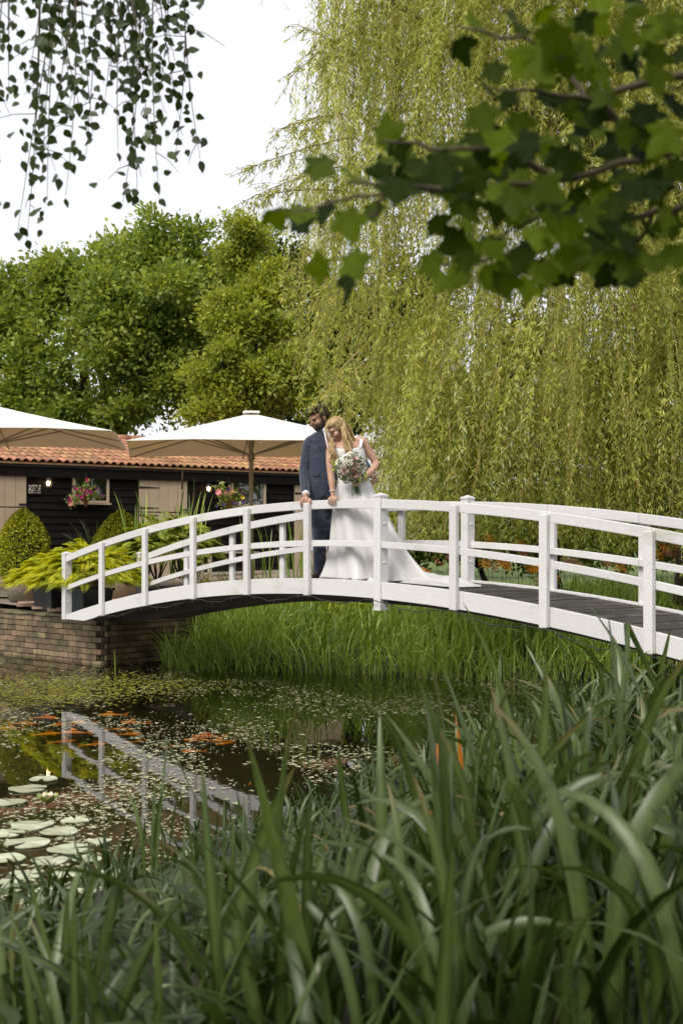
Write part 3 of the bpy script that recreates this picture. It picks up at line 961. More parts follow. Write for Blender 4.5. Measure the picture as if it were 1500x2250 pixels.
def tree(name, label, leafm, Y, pxblobs, base_px, r0, n_clump, per, leaf, group=None, clump_r=.42):
    blobs = []; sub_ = []
    for (px, py, rp, dy) in pxblobs:
        c0_ = U(px, py, Y + dy); r0_ = rp / FPX * Y
        blobs.append((c0_, r0_ * .60))
        for q in range(9):
            d_ = Vector((random.gauss(0, 1), random.gauss(0, .8) - .3, random.gauss(.15, 1))).normalized()
            sub_.append((c0_ + d_ * (r0_ * random.uniform(.45, 1.12)), r0_ * random.uniform(.16, .40)))
    bx = U(base_px, HOR, Y)
    z0 = gz(bx.x, bx.y)
    e = empty(name, (bx.x, bx.y, z0), label, 'tree', group)
    (V, F, A), cc, bi = crown_cloud(blobs + sub_, n_clump, per, leaf, clump_r)
    link('crown', np_mesh(V, F, A), LM[leafm], e)
    mb = MB()
    limbs(mb, (bx.x, bx.y, z0 - .1), [b[0] for b in blobs[:9]], r0)
    mb.build('trunk', M['bark'], e, True)
    return e
GT = 'trees behind the barn'
tree('oak_tree', 'broad dark green oak with rounded crown rising behind the barn roof', 'oak', 35,
     [(330, 585, 95, 0), (250, 640, 85, -.5), (150, 650, 80, 0), (60, 720, 90, .3), (400, 600, 85, .4), (200, 740, 90, -1), (330, 720, 110, -1.2), (100, 820, 80, -.8), (-50, 780, 110, 0),
      (260, 830, 80, -1.2), (40, 900, 80, -.6), (420, 760, 90, -.6), (330, 900, 95, -1), (470, 640, 70, .5), (180, 930, 70, -.8), (470, 720, 80, 1.5), (440, 860, 80, 1.0), (500, 600, 60, 1.5), (20, 640, 45, .5), (110, 610, 45, .4)], 260, .42, 2300, 34, .15, GT, .46)
tree('golden_tree', 'yellow green tree with golden new leaves behind the open parasol', 'gold', 31.5,
     [(545, 545, 62, 1), (580, 640, 70, .5), (520, 720, 75, 0), (600, 760, 85, .4), (480, 820, 65, -.4), (560, 850, 80, -.3), (470, 900, 55, -.4), (640, 860, 60, .2)], 560, .22, 1350, 34, .11, GT, .36)
tree('dark_tree', 'deep green tree filling the gap between golden tree and willow', 'dark', 37,
     [(660, 660, 90, 0), (700, 780, 105, 0), (760, 860, 90, -.4), (650, 880, 90, .3), (800, 740, 100, 0), (860, 860, 80, 0), (900, 700, 120, 0), (600, 600, 70, .5), (560, 930, 80, 0)], 720, .34, 900, 26, .17, GT, .55)
tree('shade_tree', 'dark leafy tree standing beyond the hanging willow curtain', 'dark', 34,
     [(1050, 900, 130, 0), (1180, 800, 140, 0), (1300, 950, 130, 0), (1440, 850, 150, 0), (1600, 930, 150, 0), (950, 1000, 90, 0), (1100, 1040, 90, 0), (1400, 1060, 90, 0)], 1580, .34, 620, 24, .19, GT, .6)

# bushes closing the garden behind the border
for i, (px, py, rp, Y, lm) in enumerate(((905, 1170, 110, 24.5, 'oak'), (1060, 1160, 120, 25.5, 'dark'), (1220, 1165, 115, 24.5, 'oak'), (1360, 1155, 125, 25.5, 'gold'), (1510, 1165, 120, 24.5, 'dark'))):
    c0_ = U(px, py, Y); r0_ = rp / FPX * Y; z0 = gz(c0_.x, c0_.y)
    e = empty('garden_bush', (c0_.x, c0_.y, z0), ['rounded green bush behind the bride and her train', 'dark green bush behind the capped far post of the bridge', 'green bush beyond the orange lilies under the willow', 'yellowish bush beyond the orange lilies and the far rail', 'dark bush beside the willow trunk'][i], 'bush')
    bl_ = [(c0_, r0_ * .8)] + [(c0_ + Vector((random.gauss(0, .5), random.gauss(0, .4), random.gauss(-.1, .35))), r0_ * random.uniform(.4, .6)) for _ in range(6)]
    (V, F, A), cc, bi = crown_cloud(bl_, 330, 34, .10, .27)
    V[:, 2] = np.maximum(V[:, 2], z0 + .02)
    link('crown', np_mesh(V, F, A), LM[lm], e)
    mbt = MB(); limbs(mbt, (c0_.x, c0_.y, z0 - .1), [b[0] for b in bl_[:5]], .06); mbt.build('trunk', M['bark'], e, True)

# ------------------------------------------------------------------ weeping willow
WT = Vector((4.7, 17.6, gz(4.7, 17.6)))
willow = empty('willow_tree', WT, 'huge weeping willow with long yellow green curtains hanging behind the bridge', 'tree')
mb = MB()
mb.tube([WT + Vector((0, 0, -.2)), WT + Vector((.05, 0, 1.2)), WT + Vector((.15, .1, 2.6)), WT + Vector((.1, .2, 4.0))], [.50, .40, .36, .30], 14)
limb_pts = []
limb_targets = [(-.1, 16.2, 8.6), (.6, 15.4, 9.4), (1.8, 15.0, 10.0), (3.2, 14.8, 10.2), (4.6, 15.0, 10.0), (6.2, 16, 9.6), (1.0, 17.6, 10.0), (2.4, 18.2, 10.8), (4.2, 18.8, 10.8), (6.4, 18.5, 10.0), (.4, 16.4, 6.4), (1.7, 15.3, 6.6), (3.2, 14.9, 6.4), (4.8, 15.2, 6.2), (1.6, 16.8, 4.2), (3.4, 15.8, 4.4)]
for t in limb_targets:
    t = Vector(t)
    s = WT + Vector((.1, .15, random.uniform(2.4, 3.9) if t.z > 5 else 2.2))
    m1 = s.lerp(t, .3) + Vector((0, 0, .9 if t.z > 5 else .5)); m2 = s.lerp(t, .68) + Vector((0, 0, .7 if t.z > 5 else .3))
    mb.tube([s, m1, m2, t], [.17, .12, .07, .02], 8)
    for u in np.linspace(.15, 1, 14):
        p = m1.lerp(m2, u) if u < .6 else m2.lerp(t, (u - .6) / .4)
        limb_pts.append(p)
for q in range(60):
    a = random.choice(limb_pts)
    b = a + Vector((random.uniform(-1.1, 1.1), random.uniform(-1.0, .7), random.uniform(-.5, .5)))
    mb.tube([a, a.lerp(b, .5) + Vector((0, 0, .12)), b], [.025, .017, .008], 5)
mb.build('trunk', M['bark'], willow, True)

def willow_edge(z):
    """left limit of the curtain by height (world X at Y about 16)"""
    return np.interp(z, [1.0, 1.6, 2.6, 3.2, 4.4, 5.0, 5.8, 6.6, 7.6, 12], [.75, .62, .45, -.22, -.36, -.5, -.62, -.5, -.35, -.4])
NS = 6200
tw_rings = []
LP, LD, LNn, LL, LV = [], [], [], [], []
twig = MB()
wr = np.random.default_rng(5)
def strand(x, y, ztop, zb, az, sway, drift, tone):
    """one hanging branchlet: leaves its limb sideways, then falls"""
    L = ztop - zb
    n = max(int(L / .038), 8)
    t = np.sort(np.clip(np.linspace(0, 1, n) + wr.normal(size=n) * .5 / n, 0, 1))
    w1, w2 = wr.uniform(3, 8), wr.uniform(0, 6)
    cx = x + math.cos(az) * sway * (1 - np.exp(-2.4 * t)) + drift[0] * t ** 1.5 + .05 * np.sin(t * w1 + w2)
    cyy = y + math.sin(az) * sway * (1 - np.exp(-2.4 * t)) + drift[1] * t + .05 * np.cos(t * w1 + w2)
    cz = ztop - L * (t ** 1.25) + .20 * sway * np.sin(np.pi * np.minimum(t * 2.5, 1))
    pth = np.stack([cx, cyy, cz], 1)
    tg = unit(np.gradient(pth, axis=0))
    keepm = wr.random(n) < .92
    P = np.repeat(pth[keepm], 2, 0); T = np.repeat(tg[keepm], 2, 0); tt = np.repeat(t[keepm], 2)
    m = len(P)
    P = P + wr.normal(size=(m, 3)) * .012
    o = unit(np.cross(T, unit(wr.normal(size=(m, 3)))))
    D = unit(T * wr.uniform(.1, .9, (m, 1)) + o * wr.uniform(.3, 1.1, (m, 1)) + np.array([0, 0, -.45]))
    LP.append(P); LD.append(D); LNn.append(unit(np.cross(D, wr.normal(size=(m, 3)))))
    LL.append(wr.uniform(.045, .115, m) * (1.08 - .4 * tt))
    LV.append(np.clip(tone + wr.normal(size=m) * .18, 0, 1))
    if wr.random() < .4:
        twig.tube([Vector(p) for p in pth[::max(1, n // 7)]], .0035, 3, False)
def low_edge(x, y):
    """how far down the curtain reaches"""
    if x < .45: return 2.9 + wr.random() * .7
    if x > 5.2: return 1.2 + wr.random()
    return 1.52 + wr.random() ** 1.5 * 1.2 - (.3 if wr.random() < .15 else 0)
made = 0
while made < NS:
    x = wr.uniform(-.7, 7.2); y = wr.uniform(14.6, 19.0)
    ztop = wr.uniform(2.6, 10.4) if wr.random() < .75 else wr.uniform(7.5, 10.8)
    if made > NS * .84:                       # the low skirts beside the couple and above the rails
        x = wr.uniform(.4, 4.6); y = wr.uniform(15.2, 17.4); ztop = wr.uniform(2.5, 4.4)
    if y < 14.6 + .10 * (x - 3.2) ** 2: continue
    if x > 5.2 and wr.random() < .5: continue
    if y > 17 and wr.random() < .45: continue
    ztop = min(ztop, 10.9 - .085 * ((x - 3.2) ** 2 + (y - 17.2) ** 2))
    az0 = wr.uniform(0, 2 * math.pi); tone0 = wr.uniform(.0, .92)
    tilt = np.array([-.55 if x < 2.2 else .15, -.2]) * wr.uniform(-.2, 1.0)
    spread = wr.uniform(.10, .38)
    for q in range(int(wr.integers(8, 30))):
        xx, yy = x + wr.normal() * spread, y + wr.normal() * spread
        zt = ztop + wr.normal() * .25
        zb = max(zt - wr.uniform(.7, 2.9), low_edge(xx, yy))
        if zb > zt - .45: continue
        if xx < willow_edge(zt - .3 * (zt - zb)) or xx + tilt[0] * .8 < willow_edge(zb) - .1: continue
        made += 1
        strand(xx, yy, zt, zb, az0 + wr.normal() * .9, wr.uniform(.05, .55), tilt * wr.uniform(.5, 1.2), float(np.clip(tone0 + wr.normal() * .08, 0, 1)))
P = np.concatenate(LP); D = np.concatenate(LD); N_ = np.concatenate(LNn); Ls = np.concatenate(LL); Vv = np.concatenate(LV)
V, F, A = leaf_cards(P, D, N_, Ls, Ls * .19, Vv, fold=.3, wide=.4)
link('crown', np_mesh(V, F, A), LM['willow'], willow)
twig.build('branchlets', M['willowtwig'], willow)['kind'] = 'stuff'
# side sprays that break the outline against the sky
def spray(mbt, a, b, droop, nleaf, seed):
    r_ = np.random.default_rng(seed)
    a, b = Vector(a), Vector(b)
    pts = [a.lerp(b, u) + Vector((0, 0, -droop * u * u)) for u in np.linspace(0, 1, 8)]
    mbt.tube(pts, [.010, .009, .008, .007, .006, .005, .004, .003], 5)
    P, D = [], []
    subs = []
    for i in range(26):
        u = r_.uniform(.15, 1); j = min(int(u * 7), 6)
        p = pts[j].lerp(pts[j + 1], u * 7 - j)
        ln = r_.uniform(.12, .5) * (1.1 - .5 * u)
        dr = (b - a).normalized() * r_.uniform(.1, .8) + Vector((r_.uniform(-.5, .5), r_.uniform(-.5, .5), r_.uniform(-.9, .15)))
        q = p + dr.normalized() * ln + Vector((0, 0, -.12 * ln))
        mbt.tube([p, p.lerp(q, .5) + Vector((0, 0, .02)), q], .0028, 3, False)
        for k in range(int(ln / .03) + 2):
            s = p.lerp(q, r_.random())
            P.append(s[:]); D.append((dr.normalized() * .6 + Vector((r_.normal() * .5, r_.normal() * .5, r_.normal() * .4 - .35)))[:])
    return np.array(P), np.array(D)
st = MB(); SP, SD = [], []
for i, (a, b, dr) in enumerate([((780, 300), (505, 350), .35), ((760, 250), (590, 260), .3), ((800, 60), (632, 120), .5), ((760, 420), (560, 395), .35), ((780, 360), (520, 400), .45), ((800, 480), (625, 560), .4),
                                ((800, 620), (650, 660), .3), ((820, 700), (660, 700), .4), ((810, 140), (650, 30), .2), ((800, 800), (712, 850), .3), ((820, 850), (760, 890), .2), ((790, 770), (694, 862), .12), ((830, 600), (640, 600), .3)]):
    Ya = 15.9 if i < 9 else 13.75 if i == 11 else 15.0
    p, d = spray(st, U(*a, Ya + .5), U(*b, Ya), dr * .6, 60, 40 + i)
    SP.append(p); SD.append(d)
P = np.concatenate(SP); D = np.concatenate(SD); m = len(P)
V, F, A = leaf_cards(P, D, unit(np.cross(D, rng.normal(size=(m, 3)))), rng.uniform(.06, .11, m), rng.uniform(.011, .018, m), rng.random(m) * .8, fold=.3, wide=.4)
link('side_sprays', np_mesh(V, F, A), LM['willow'], willow)['kind'] = 'stuff'
st.build('side_twigs', M['willowtwig'], willow)['kind'] = 'stuff'
# ------------------------------------------------------------------ garden plants by the barn and terrace
def tz(px, Y): 
    p = U(px, HOR, Y); return ter_z(p)

def topiary(px, Y, py_top, half_px, label):
    """clipped box bush with a pointed top"""
    zt = U(px, py_top, Y).z; c = U(px, HOR, Y); zb = ter_z(c) + .30
    e = empty('box_bush', (c.x, c.y, ter_z(c)), label, 'bush', 'clipped box bushes by the terrace')
    n = 8500
    rmax = half_px / FPX * Y
    s = rng.random(n) ** .8                                   # 0 bottom, 1 top
    prof = np.interp(s, [0, .15, .35, .55, .75, .9, 1], [.74, .95, 1.0, .95, .74, .42, .06])
    a = rng.uniform(0, 2 * math.pi, n)
    lump = 1 + .05 * np.sin(a * 5 + s * 9) + .04 * np.sin(a * 9 - s * 14)
    depth = 1 - .22 * rng.random(n) ** 2
    r_ = rmax * prof * lump * depth
    P = np.stack([c.x + r_ * np.cos(a), c.y + r_ * np.sin(a), zb + (zt - zb) * s + rng.normal(size=n) * .012], 1)
    out = np.stack([np.cos(a), np.sin(a), .55 + 0 * a], 1)
    D = unit(out + rng.normal(size=(n, 3)) * .6); N = unit(out * .6 + rng.normal(size=(n, 3)) * .6 + np.array([0, 0, .4]))
    L = rng.uniform(.030, .055, n)
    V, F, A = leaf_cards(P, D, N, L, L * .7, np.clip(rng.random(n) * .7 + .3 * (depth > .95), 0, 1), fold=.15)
    link('foliage', np_mesh(V, F, A), LM['box'], e)
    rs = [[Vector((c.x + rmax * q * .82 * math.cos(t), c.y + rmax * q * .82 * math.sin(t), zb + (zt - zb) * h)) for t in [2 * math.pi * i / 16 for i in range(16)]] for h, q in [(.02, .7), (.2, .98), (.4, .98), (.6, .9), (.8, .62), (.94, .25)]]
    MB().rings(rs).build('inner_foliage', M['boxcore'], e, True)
    MB().rings([[Vector((c.x + q * math.cos(t), c.y + q * math.sin(t), ter_z(c) + h)) for t in [2 * math.pi * i / 18 for i in range(18)]] for h, q in [(0, rmax * .55), (.28, rmax * .72), (.34, rmax * .76), (.36, rmax * .70)]]).build('pot', M['stonepot'], e, True)
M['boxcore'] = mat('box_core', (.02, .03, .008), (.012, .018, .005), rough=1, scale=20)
topiary(52, 20.6, 1122, 56, 'round clipped box bush with a blunt point, behind the lime green shrub')
topiary(266, 21.2, 1126, 60, 'clipped box bush with a pointed top, half behind the bridge handrail')

def pinnate_shrub(e, c, rx, ry, h, nfrond, leafm, seed, droop=.5, leaf=.07, wide=.3):
    """fronds of paired leaflets arching out of a crown"""
    r_ = np.random.default_rng(seed)
    P, D, N, L, A = [], [], [], [], []
    st_ = MB()
    for i in range(nfrond):
        a = r_.uniform(0, 2 * math.pi); q = r_.random() ** .55
        root = np.array([c[0] + rx * q * .75 * math.cos(a), c[1] + ry * q * .75 * math.sin(a), c[2] + h * (1 - .75 * q * q) * r_.uniform(.45, 1)])
        out = np.array([math.cos(a), math.sin(a), 0]) * (.35 + q) + np.array([0, 0, r_.uniform(.0, .9)])
        out = out / np.linalg.norm(out)
        ln = r_.uniform(.16, .36)
        n = 13
        t = np.linspace(0, 1, n)
        path = root + out * ln * t[:, None] + np.array([0, 0, -1.0]) * (droop * ln * t ** 2)[:, None]
        tg = unit(np.gradient(path, axis=0))
        side = unit(np.cross(tg, np.array([0, 0, 1.0]) + r_.normal(size=3) * .25))
        tone = r_.random()
        up = np.cross(side, tg)
        for s in (-1, 1):
            P.append(path); D.append(unit(side * s + tg * .55 - np.array([0, 0, .15]))); N.append(up + r_.normal(size=(n, 3)) * .2)
            L.append(leaf * np.sin(np.pi * (.18 + .78 * t)) * r_.uniform(.8, 1.2)); A.append(np.clip(tone * .75 + r_.random(n) * .25, 0, 1))
        if i % 3 == 0: st_.tube([Vector(p) for p in path[::4]], .003, 3, False)
    P, D, N, L, A = [np.concatenate(x) for x in (P, D, N, L, A)]
    V, F, A = leaf_cards(P, D, N, L, L * wide, A, fold=.15, wide=.4)
    link('foliage', np_mesh(V, F, A), LM[leafm], e)
    for k in range(7):
        a = k * .9
        st_.tube([Vector((c[0], c[1], c[2] - .25)), Vector((c[0] + .3 * rx * math.cos(a), c[1] + .3 * ry * math.sin(a), c[2] + .3 * h)), Vector((c[0] + .75 * rx * math.cos(a), c[1] + .75 * ry * math.sin(a), c[2] + .55 * h))], [.012, .009, .005], 5)
    st_.build('stems', M['twig'], e)

def square_pot(e, c, w, h, rot, m):
    c = Vector(c)
    Rm = Matrix.Rotation(rot, 3, 'Z')
    def ringp(ww, z): return [c + Rm @ Vector((x * ww / 2, y * ww / 2, z)) for x, y in ((-1, -1), (1, -1), (1, 1), (-1, 1))]
    MB().rings([ringp(w * .86, 0), ringp(w * .98, h * .9)]).build('pot', m, e)
    MB().rings([ringp(w * 1.06, h * .9 + .001), ringp(w * 1.06, h), ringp(w * .92, h + .001), ringp(w * .92, h - .05)], cap=False).build('pot_rim', m, e)
    MB().rings([ringp(w * .93, h - .06), ringp(w * .93, h - .03)]).build('soil', M['soil'], e)
    for s in range(2):
        nrm_ = Rm @ Vector((0, -1, 0)) if s == 0 else Rm @ Vector((1, 0, 0))
        q = c + nrm_ * (w * .468) + Vector((0, 0, h * .45))
        MB().box(q, (w * .55, .012, h * .5) if s == 0 else (.012, w * .55, h * .5), Rm).build('pot_panel', m, e)

c = WC + WL * .62 + WR * .22; c.z = .638
lime = empty('lime_shrub', c, 'vivid lime green ferny shrub spilling from a black pot on the wall corner', 'shrub')
square_pot(lime, c, .50, .36, aL, M['pot'])
pinnate_shrub(lime, (c.x + .02, c.y - .16, 1.0), .90, .62, .58, 1150, 'lime', 3, droop=.55, leaf=.075, wide=.34)
c2 = c + WL * 1.0 + WR * .15
lime2 = empty('lime_shrub', c2, 'lime green ferny shrub in a dark pot beside the brick pier', 'shrub')
square_pot(lime2, c2, .50, .36, aL, M['pot'])
pinnate_shrub(lime2, (c2.x, c2.y, .98), .75, .55, .46, 650, 'lime', 4, droop=.55, leaf=.075, wide=.34)
for i, (px, py, Y, rx, h, seed) in enumerate([(345, 1225, 19.3, .55, .55, 8), (395, 1215, 19.6, .42, .55, 9)]):
    cc = U(px, py, Y); zb = .66
    e = empty('wisteria_bush', (cc.x, cc.y, zb), ['loose green wisteria bush in a dark pot seen through the bridge rails', 'loose green bush behind the far handrail beside the cattails'][i], 'shrub')
    square_pot(e, (cc.x, cc.y, zb), .44, .34, .4, M['pot'])
    pinnate_shrub(e, (cc.x, cc.y, cc.z - .12), rx * 1.3, .55, h * 1.15, 330, 'wist', seed, droop=.5, leaf=.095, wide=.36)

def strap_plant(name, px, Y, py_base, n, L0, L1, W, leafm, label, cat, lean=.5, bend=1.6, spread=.12, group=None, z=None, seg=8):
    cc = U(px, py_base, Y)
    zb = cc.z if z is None else z
    e = empty(name, (cc.x, cc.y, zb), label, cat, group)
    P = np.stack([cc.x + rng.normal(size=n) * spread, cc.y + rng.normal(size=n) * spread, np.full(n, zb)], 1)
    az = rng.uniform(0, 2 * math.pi, n)
    V, F, A = blades(P, az, rng.uniform(.03, lean, n), rng.uniform(.2, bend, n), rng.uniform(L0, L1, n), rng.uniform(.7, 1.2, n) * W, rng.random(n), seg=seg)
    link('foliage', np_mesh(V, F, A), LM[leafm], e)
    return e
e = strap_plant('cordyline', 205, 24.0, 1200, 130, .7, 1.25, .035, 'phorm', 'dark arching strap leaved plant under the window with the hanging basket', 'plant', .9, 1.7, .08, z=.95)
MB().tube([(e.location.x, e.location.y, .80), (e.location.x, e.location.y, 1.1)], [.16, .20], 14).build('pot', M['stonepot'], e, True)
# stone pot standing by the dark wall
p = U(118, 1200, 22.5)
e = empty('stone_pot', (p.x, p.y, ter_z(p)), 'tall pale stone pot next to the round clipped bush', 'pot')
MB().rings([[Vector((p.x + q * math.cos(t), p.y + q * math.sin(t), ter_z(p) + h)) for t in [2 * math.pi * i / 18 for i in range(18)]] for h, q in [(0, .13), (.35, .17), (.44, .19), (.47, .22), (.52, .22), (.52, .19), (.45, .17)]]).build('body', M['stonepot'], e, True)
MB().rings([[Vector((p.x + q * math.cos(t), p.y + q * math.sin(t), ter_z(p) + h)) for t in [2 * math.pi * i / 18 for i in range(18)]] for h, q in [(.44, .17), (.47, .17)]]).build('soil', M['soil'], e, True)

# cattails behind the bridge
M['cattail'] = mat('cattail', (.045, .022, .010), (.03, .015, .008), rough=.95, scale=60)
for i, (px, Y, py, n, L1) in enumerate([(318, 19.5, 1262, 16, 1.30), (405, 20.2, 1262, 18, 1.45), (392, 19.2, 1275, 10, 1.2), (655, 19.2, 1290, 16, 1.15), (585, 20.5, 1270, 12, 1.0)]):
    e = strap_plant('cattail_clump', px, Y, py, n, L1 * .65, L1, .026, 'reed', ['tall pointed cattail leaves in front of the middle stable door', 'cattail clump with a brown seed head standing by the middle stable door', 'short cattail leaves next to the wisteria bush', 'cattail leaves behind the groom, under the far handrail', 'low cattail leaves in front of the parasol post'][i], 'reeds', .16, .5, .14, 'cattails beyond the bridge')
    if i == 1:
        b = e.location
        for k, (dx, h) in enumerate(((.12, 1.0), (-.05, 1.3))):
            q = Vector((b.x + dx, b.y, b.z))
            MB().tube([q, q + Vector((.02, 0, h)), q + Vector((.03, 0, h + .42))], [.007, .006, .003], 6).build('stalk', LM['reed'], e)
            MB().tube([q + Vector((.02, 0, h - .05)), q + Vector((.02, 0, h - .03)), q + Vector((.026, 0, h + .2)), q + Vector((.027, 0, h + .22))], [.006, .016, .016, .006], 10).build('seed_head', M['cattail'], e, True)
# wooden garden bench under the barn wall
pb = bar(500, 1165, 1.2)
e = empty('garden_bench', (pb.x, pb.y, ter_z(pb)), 'plain pale wooden garden bench in front of the dark barn wall', 'bench')
M['paleboard'] = mat('pale_board', (.42, .36, .28), (.34, .29, .22), rough=.8, scale=6)
zb = ter_z(pb)
for i in range(3):
    MB().box(Vector((pb.x, pb.y, zb + .45)) + HN * (i * .13 - .13), (1.3, .11, .03), Rb).build('seat_slat', M['paleboard'], e)
for sx in (-.5, .5):
    for sy in (-.14, .14):
        MB().box(Vector((pb.x, pb.y, zb + .215)) + HU * sx + HN * sy, (.06, .06, .43), Rb).build('leg', M['paleboard'], e)

# ------------------------------------------------------------------ hanging baskets
M['wicker'] = mat('wicker', (.30, .13, .05), (.18, .08, .03), rough=.9, scale=60, stretch=(1, 1, 4), bump=.6)
def lily_mesh(r):
    V, Fc = [(0, 0, 0)], []
    for i in range(6):
        a = 2 * math.pi * i / 6; b = len(V); L = r * (1 if i % 2 else .9)
        for (u, w, z) in ((.45, -.16, .42), (.8, -.17, .52), (1.05, 0, .40), (.8, .17, .52), (.45, .16, .42)):
            V.append((L * (u * math.cos(a) - w * math.sin(a)), L * (u * math.sin(a) + w * math.cos(a)), L * z))
        Fc.append((0, b, b + 1, b + 2, b + 3, b + 4))
    return mesh_from(V, Fc)
def flower_mesh(r, petals=6, cup=.35):
    V = [(0, 0, 0)]; Fc = []
    for i in range(petals):
        a = 2 * math.pi * i / petals; w = math.pi / petals * 1.05
        b = len(V)
        V += [(r * .62 * math.cos(a - w), r * .62 * math.sin(a - w), r * cup * .6), (r * math.cos(a - w * .5), r * math.sin(a - w * .5), r * cup), (r * math.cos(a + w * .5), r * math.sin(a + w * .5), r * cup * .95), (r * .62 * math.cos(a + w), r * .62 * math.sin(a + w), r * cup * .65)]
        Fc += [(0, b, b + 1, b + 2, b + 3)]
    return mesh_from(V, Fc)
FM = {}
for nm, colr in (('magenta', (.42, .015, .16)), ('plum', (.06, .006, .03)), ('red', (.62, .02, .04)), ('pink', (.75, .24, .26)), ('violet', (.10, .04, .22)), ('yellow', (.75, .52, .04)), ('coral', (.65, .22, .15)), ('orange', (.95, .38, .03)), ('peach', (.65, .30, .17)), ('wht', (.75, .72, .60))):
    FM[nm] = mat('petal_' + nm, colr, tuple(x * .7 for x in colr), rough=.6, scale=40)
_fl = {}
def flower(parent, p, r, colr, face=None, name='flower', petals=6):
    key = (round(r, 3), colr, petals)
    if key not in _fl:
        me = lily_mesh(r) if name == 'bloom' else flower_mesh(r, petals); me.materials.append(FM[colr]); _fl[key] = me
    o = link(name, _fl[key], None, parent)
    f = Vector(face if face is not None else (random.uniform(-.5, .5), -1, random.uniform(-.1, .7))).normalized()
    o.matrix_basis = Matrix.Translation(p) @ (f.to_track_quat('Z', 'Y').to_matrix() @ Matrix.Rotation(random.uniform(0, 6), 3, 'Z')).to_4x4()
    return o
def basket(px, py_top, py_bot, out, flowers, label, green):
    t = bar(px, py_top, out); b = bar(px, py_bot, out)
    e = empty('hanging_basket', b, label, 'hanging basket', 'flower baskets hanging on the barn wall')
    h = t.z - b.z; r0 = h * .48
    MB().rings([[Vector((b.x + q * math.cos(a), b.y + q * math.sin(a), b.z + z)) for a in [2 * math.pi * i / 16 for i in range(16)]] for z, q in [(0, .012), (h * .33, r0 * .36), (h * .66, r0 * .7), (h, r0)]]).build('basket', M['wicker'], e, True)
    for i in range(5):
        z = h * (i + .6) / 5.2; q = r0 * (z / h) + .008
        MB().tube([Vector((b.x + q * math.cos(a), b.y + q * math.sin(a), b.z + z)) for a in [2 * math.pi * k / 16 for k in range(17)]], .007, 5).build('wicker_band', M['wicker'], e, True)
    hook = bar(px, py_top - 46, out)
    for i in range(3):
        a = i * 2.1 + .5
        MB().tube([Vector((t.x + r0 * math.cos(a), t.y + r0 * math.sin(a), t.z)), hook], .004, 4).build('chain', M['iron'], e)
    MB().tube([hook, bar(px, py_top - 47, 0.02)], .008, 5).build('bracket', M['iron'], e)
    # greenery
    gxs = [f[0] for f in flowers]; gys = [f[1] for f in flowers]
    n = 900
    k = rng.integers(0, len(flowers), n)
    P = []
    for i in range(n):
        f = flowers[k[i]]; u = rng.random() ** .7
        q = bar(f[0] * u + px * (1 - u) + rng.normal() * 4, f[1] * u + (py_top - 4) * (1 - u) + rng.normal() * 4 + 2, out + rng.normal() * .07)
        P.append(q[:])
    P = np.array(P); D = unit(rng.normal(size=(n, 3)) + np.array([.3, -.5, .1])); N = unit(rng.normal(size=(n, 3)) + np.array([.2, -.6, .7]))
    L = rng.uniform(.035, .075, n)
    V, F, A = leaf_cards(P, D, N, L, L * .7, rng.random(n), fold=.15)
    link('foliage', np_mesh(V, F, A), LM[green], e)
    for (fx, fy, colr, r) in flowers:
        flower(e, bar(fx, fy, out + random.uniform(.10, .16)), r, colr, HN + Vector((random.uniform(-.4, .4), 0, random.uniform(-.2, .5))), 'flower', 7)
    return e
fl1 = [(191, 1054, 'red', .045)] + [(164, 1074, 'magenta', .04), (168, 1075, 'magenta', .04), (181, 1075, 'magenta', .045), (184, 1081, 'magenta', .05), (188, 1084, 'magenta', .05), (190, 1078, 'magenta', .04), (198, 1080, 'magenta', .05), (199, 1083, 'magenta', .04), (170, 1088, 'magenta', .04), (180, 1092, 'magenta', .04), (155, 1096, 'magenta', .04), (152, 1100, 'magenta', .045), (147, 1097, 'plum', .035), (156, 1107, 'coral', .045), (153, 1108, 'coral', .04), (162, 1070, 'plum', .04), (194, 1074, 'plum', .04), (208, 1076, 'plum', .045), (213, 1074, 'plum', .045), (206, 1080, 'plum', .04), (222, 1088, 'plum', .04), (225, 1090, 'plum', .045), (202, 1086, 'plum', .035)]
basket(189, 1087, 1114, .34, fl1, 'cone shaped wicker basket of magenta flowers with one red bloom hanging before the window', 'oak')
fl2 = [(480, 1081, 'pink', .06), (482, 1084, 'pink', .06), (478, 1083, 'pink', .05), (501, 1085, 'coral', .055), (504, 1087, 'coral', .05), (509, 1080, 'coral', .04), (501, 1075, 'violet', .05), (503, 1071, 'pink', .04), (524, 1075, 'plum', .045), (528, 1082, 'plum', .045), (533, 1085, 'plum', .04), (519, 1087, 'plum', .04), (538, 1088, 'plum', .04), (531, 1094, 'yellow', .055), (534, 1092, 'yellow', .045), (535, 1102, 'violet', .045), (514, 1105, 'violet', .045), (520, 1106, 'violet', .045), (492, 1108, 'violet', .04), (473, 1068, 'wht', .025), (484, 1061, 'wht', .022), (488, 1060, 'wht', .022), (476, 1112, 'violet', .04), (527, 1104, 'wht', .03), (483, 1100, 'wht', .022), (495, 1082, 'pink', .035)]
basket(504, 1098, 1126, .34, fl2, 'large hanging basket of pink, yellow and violet flowers beside the parasol post', 'oak')

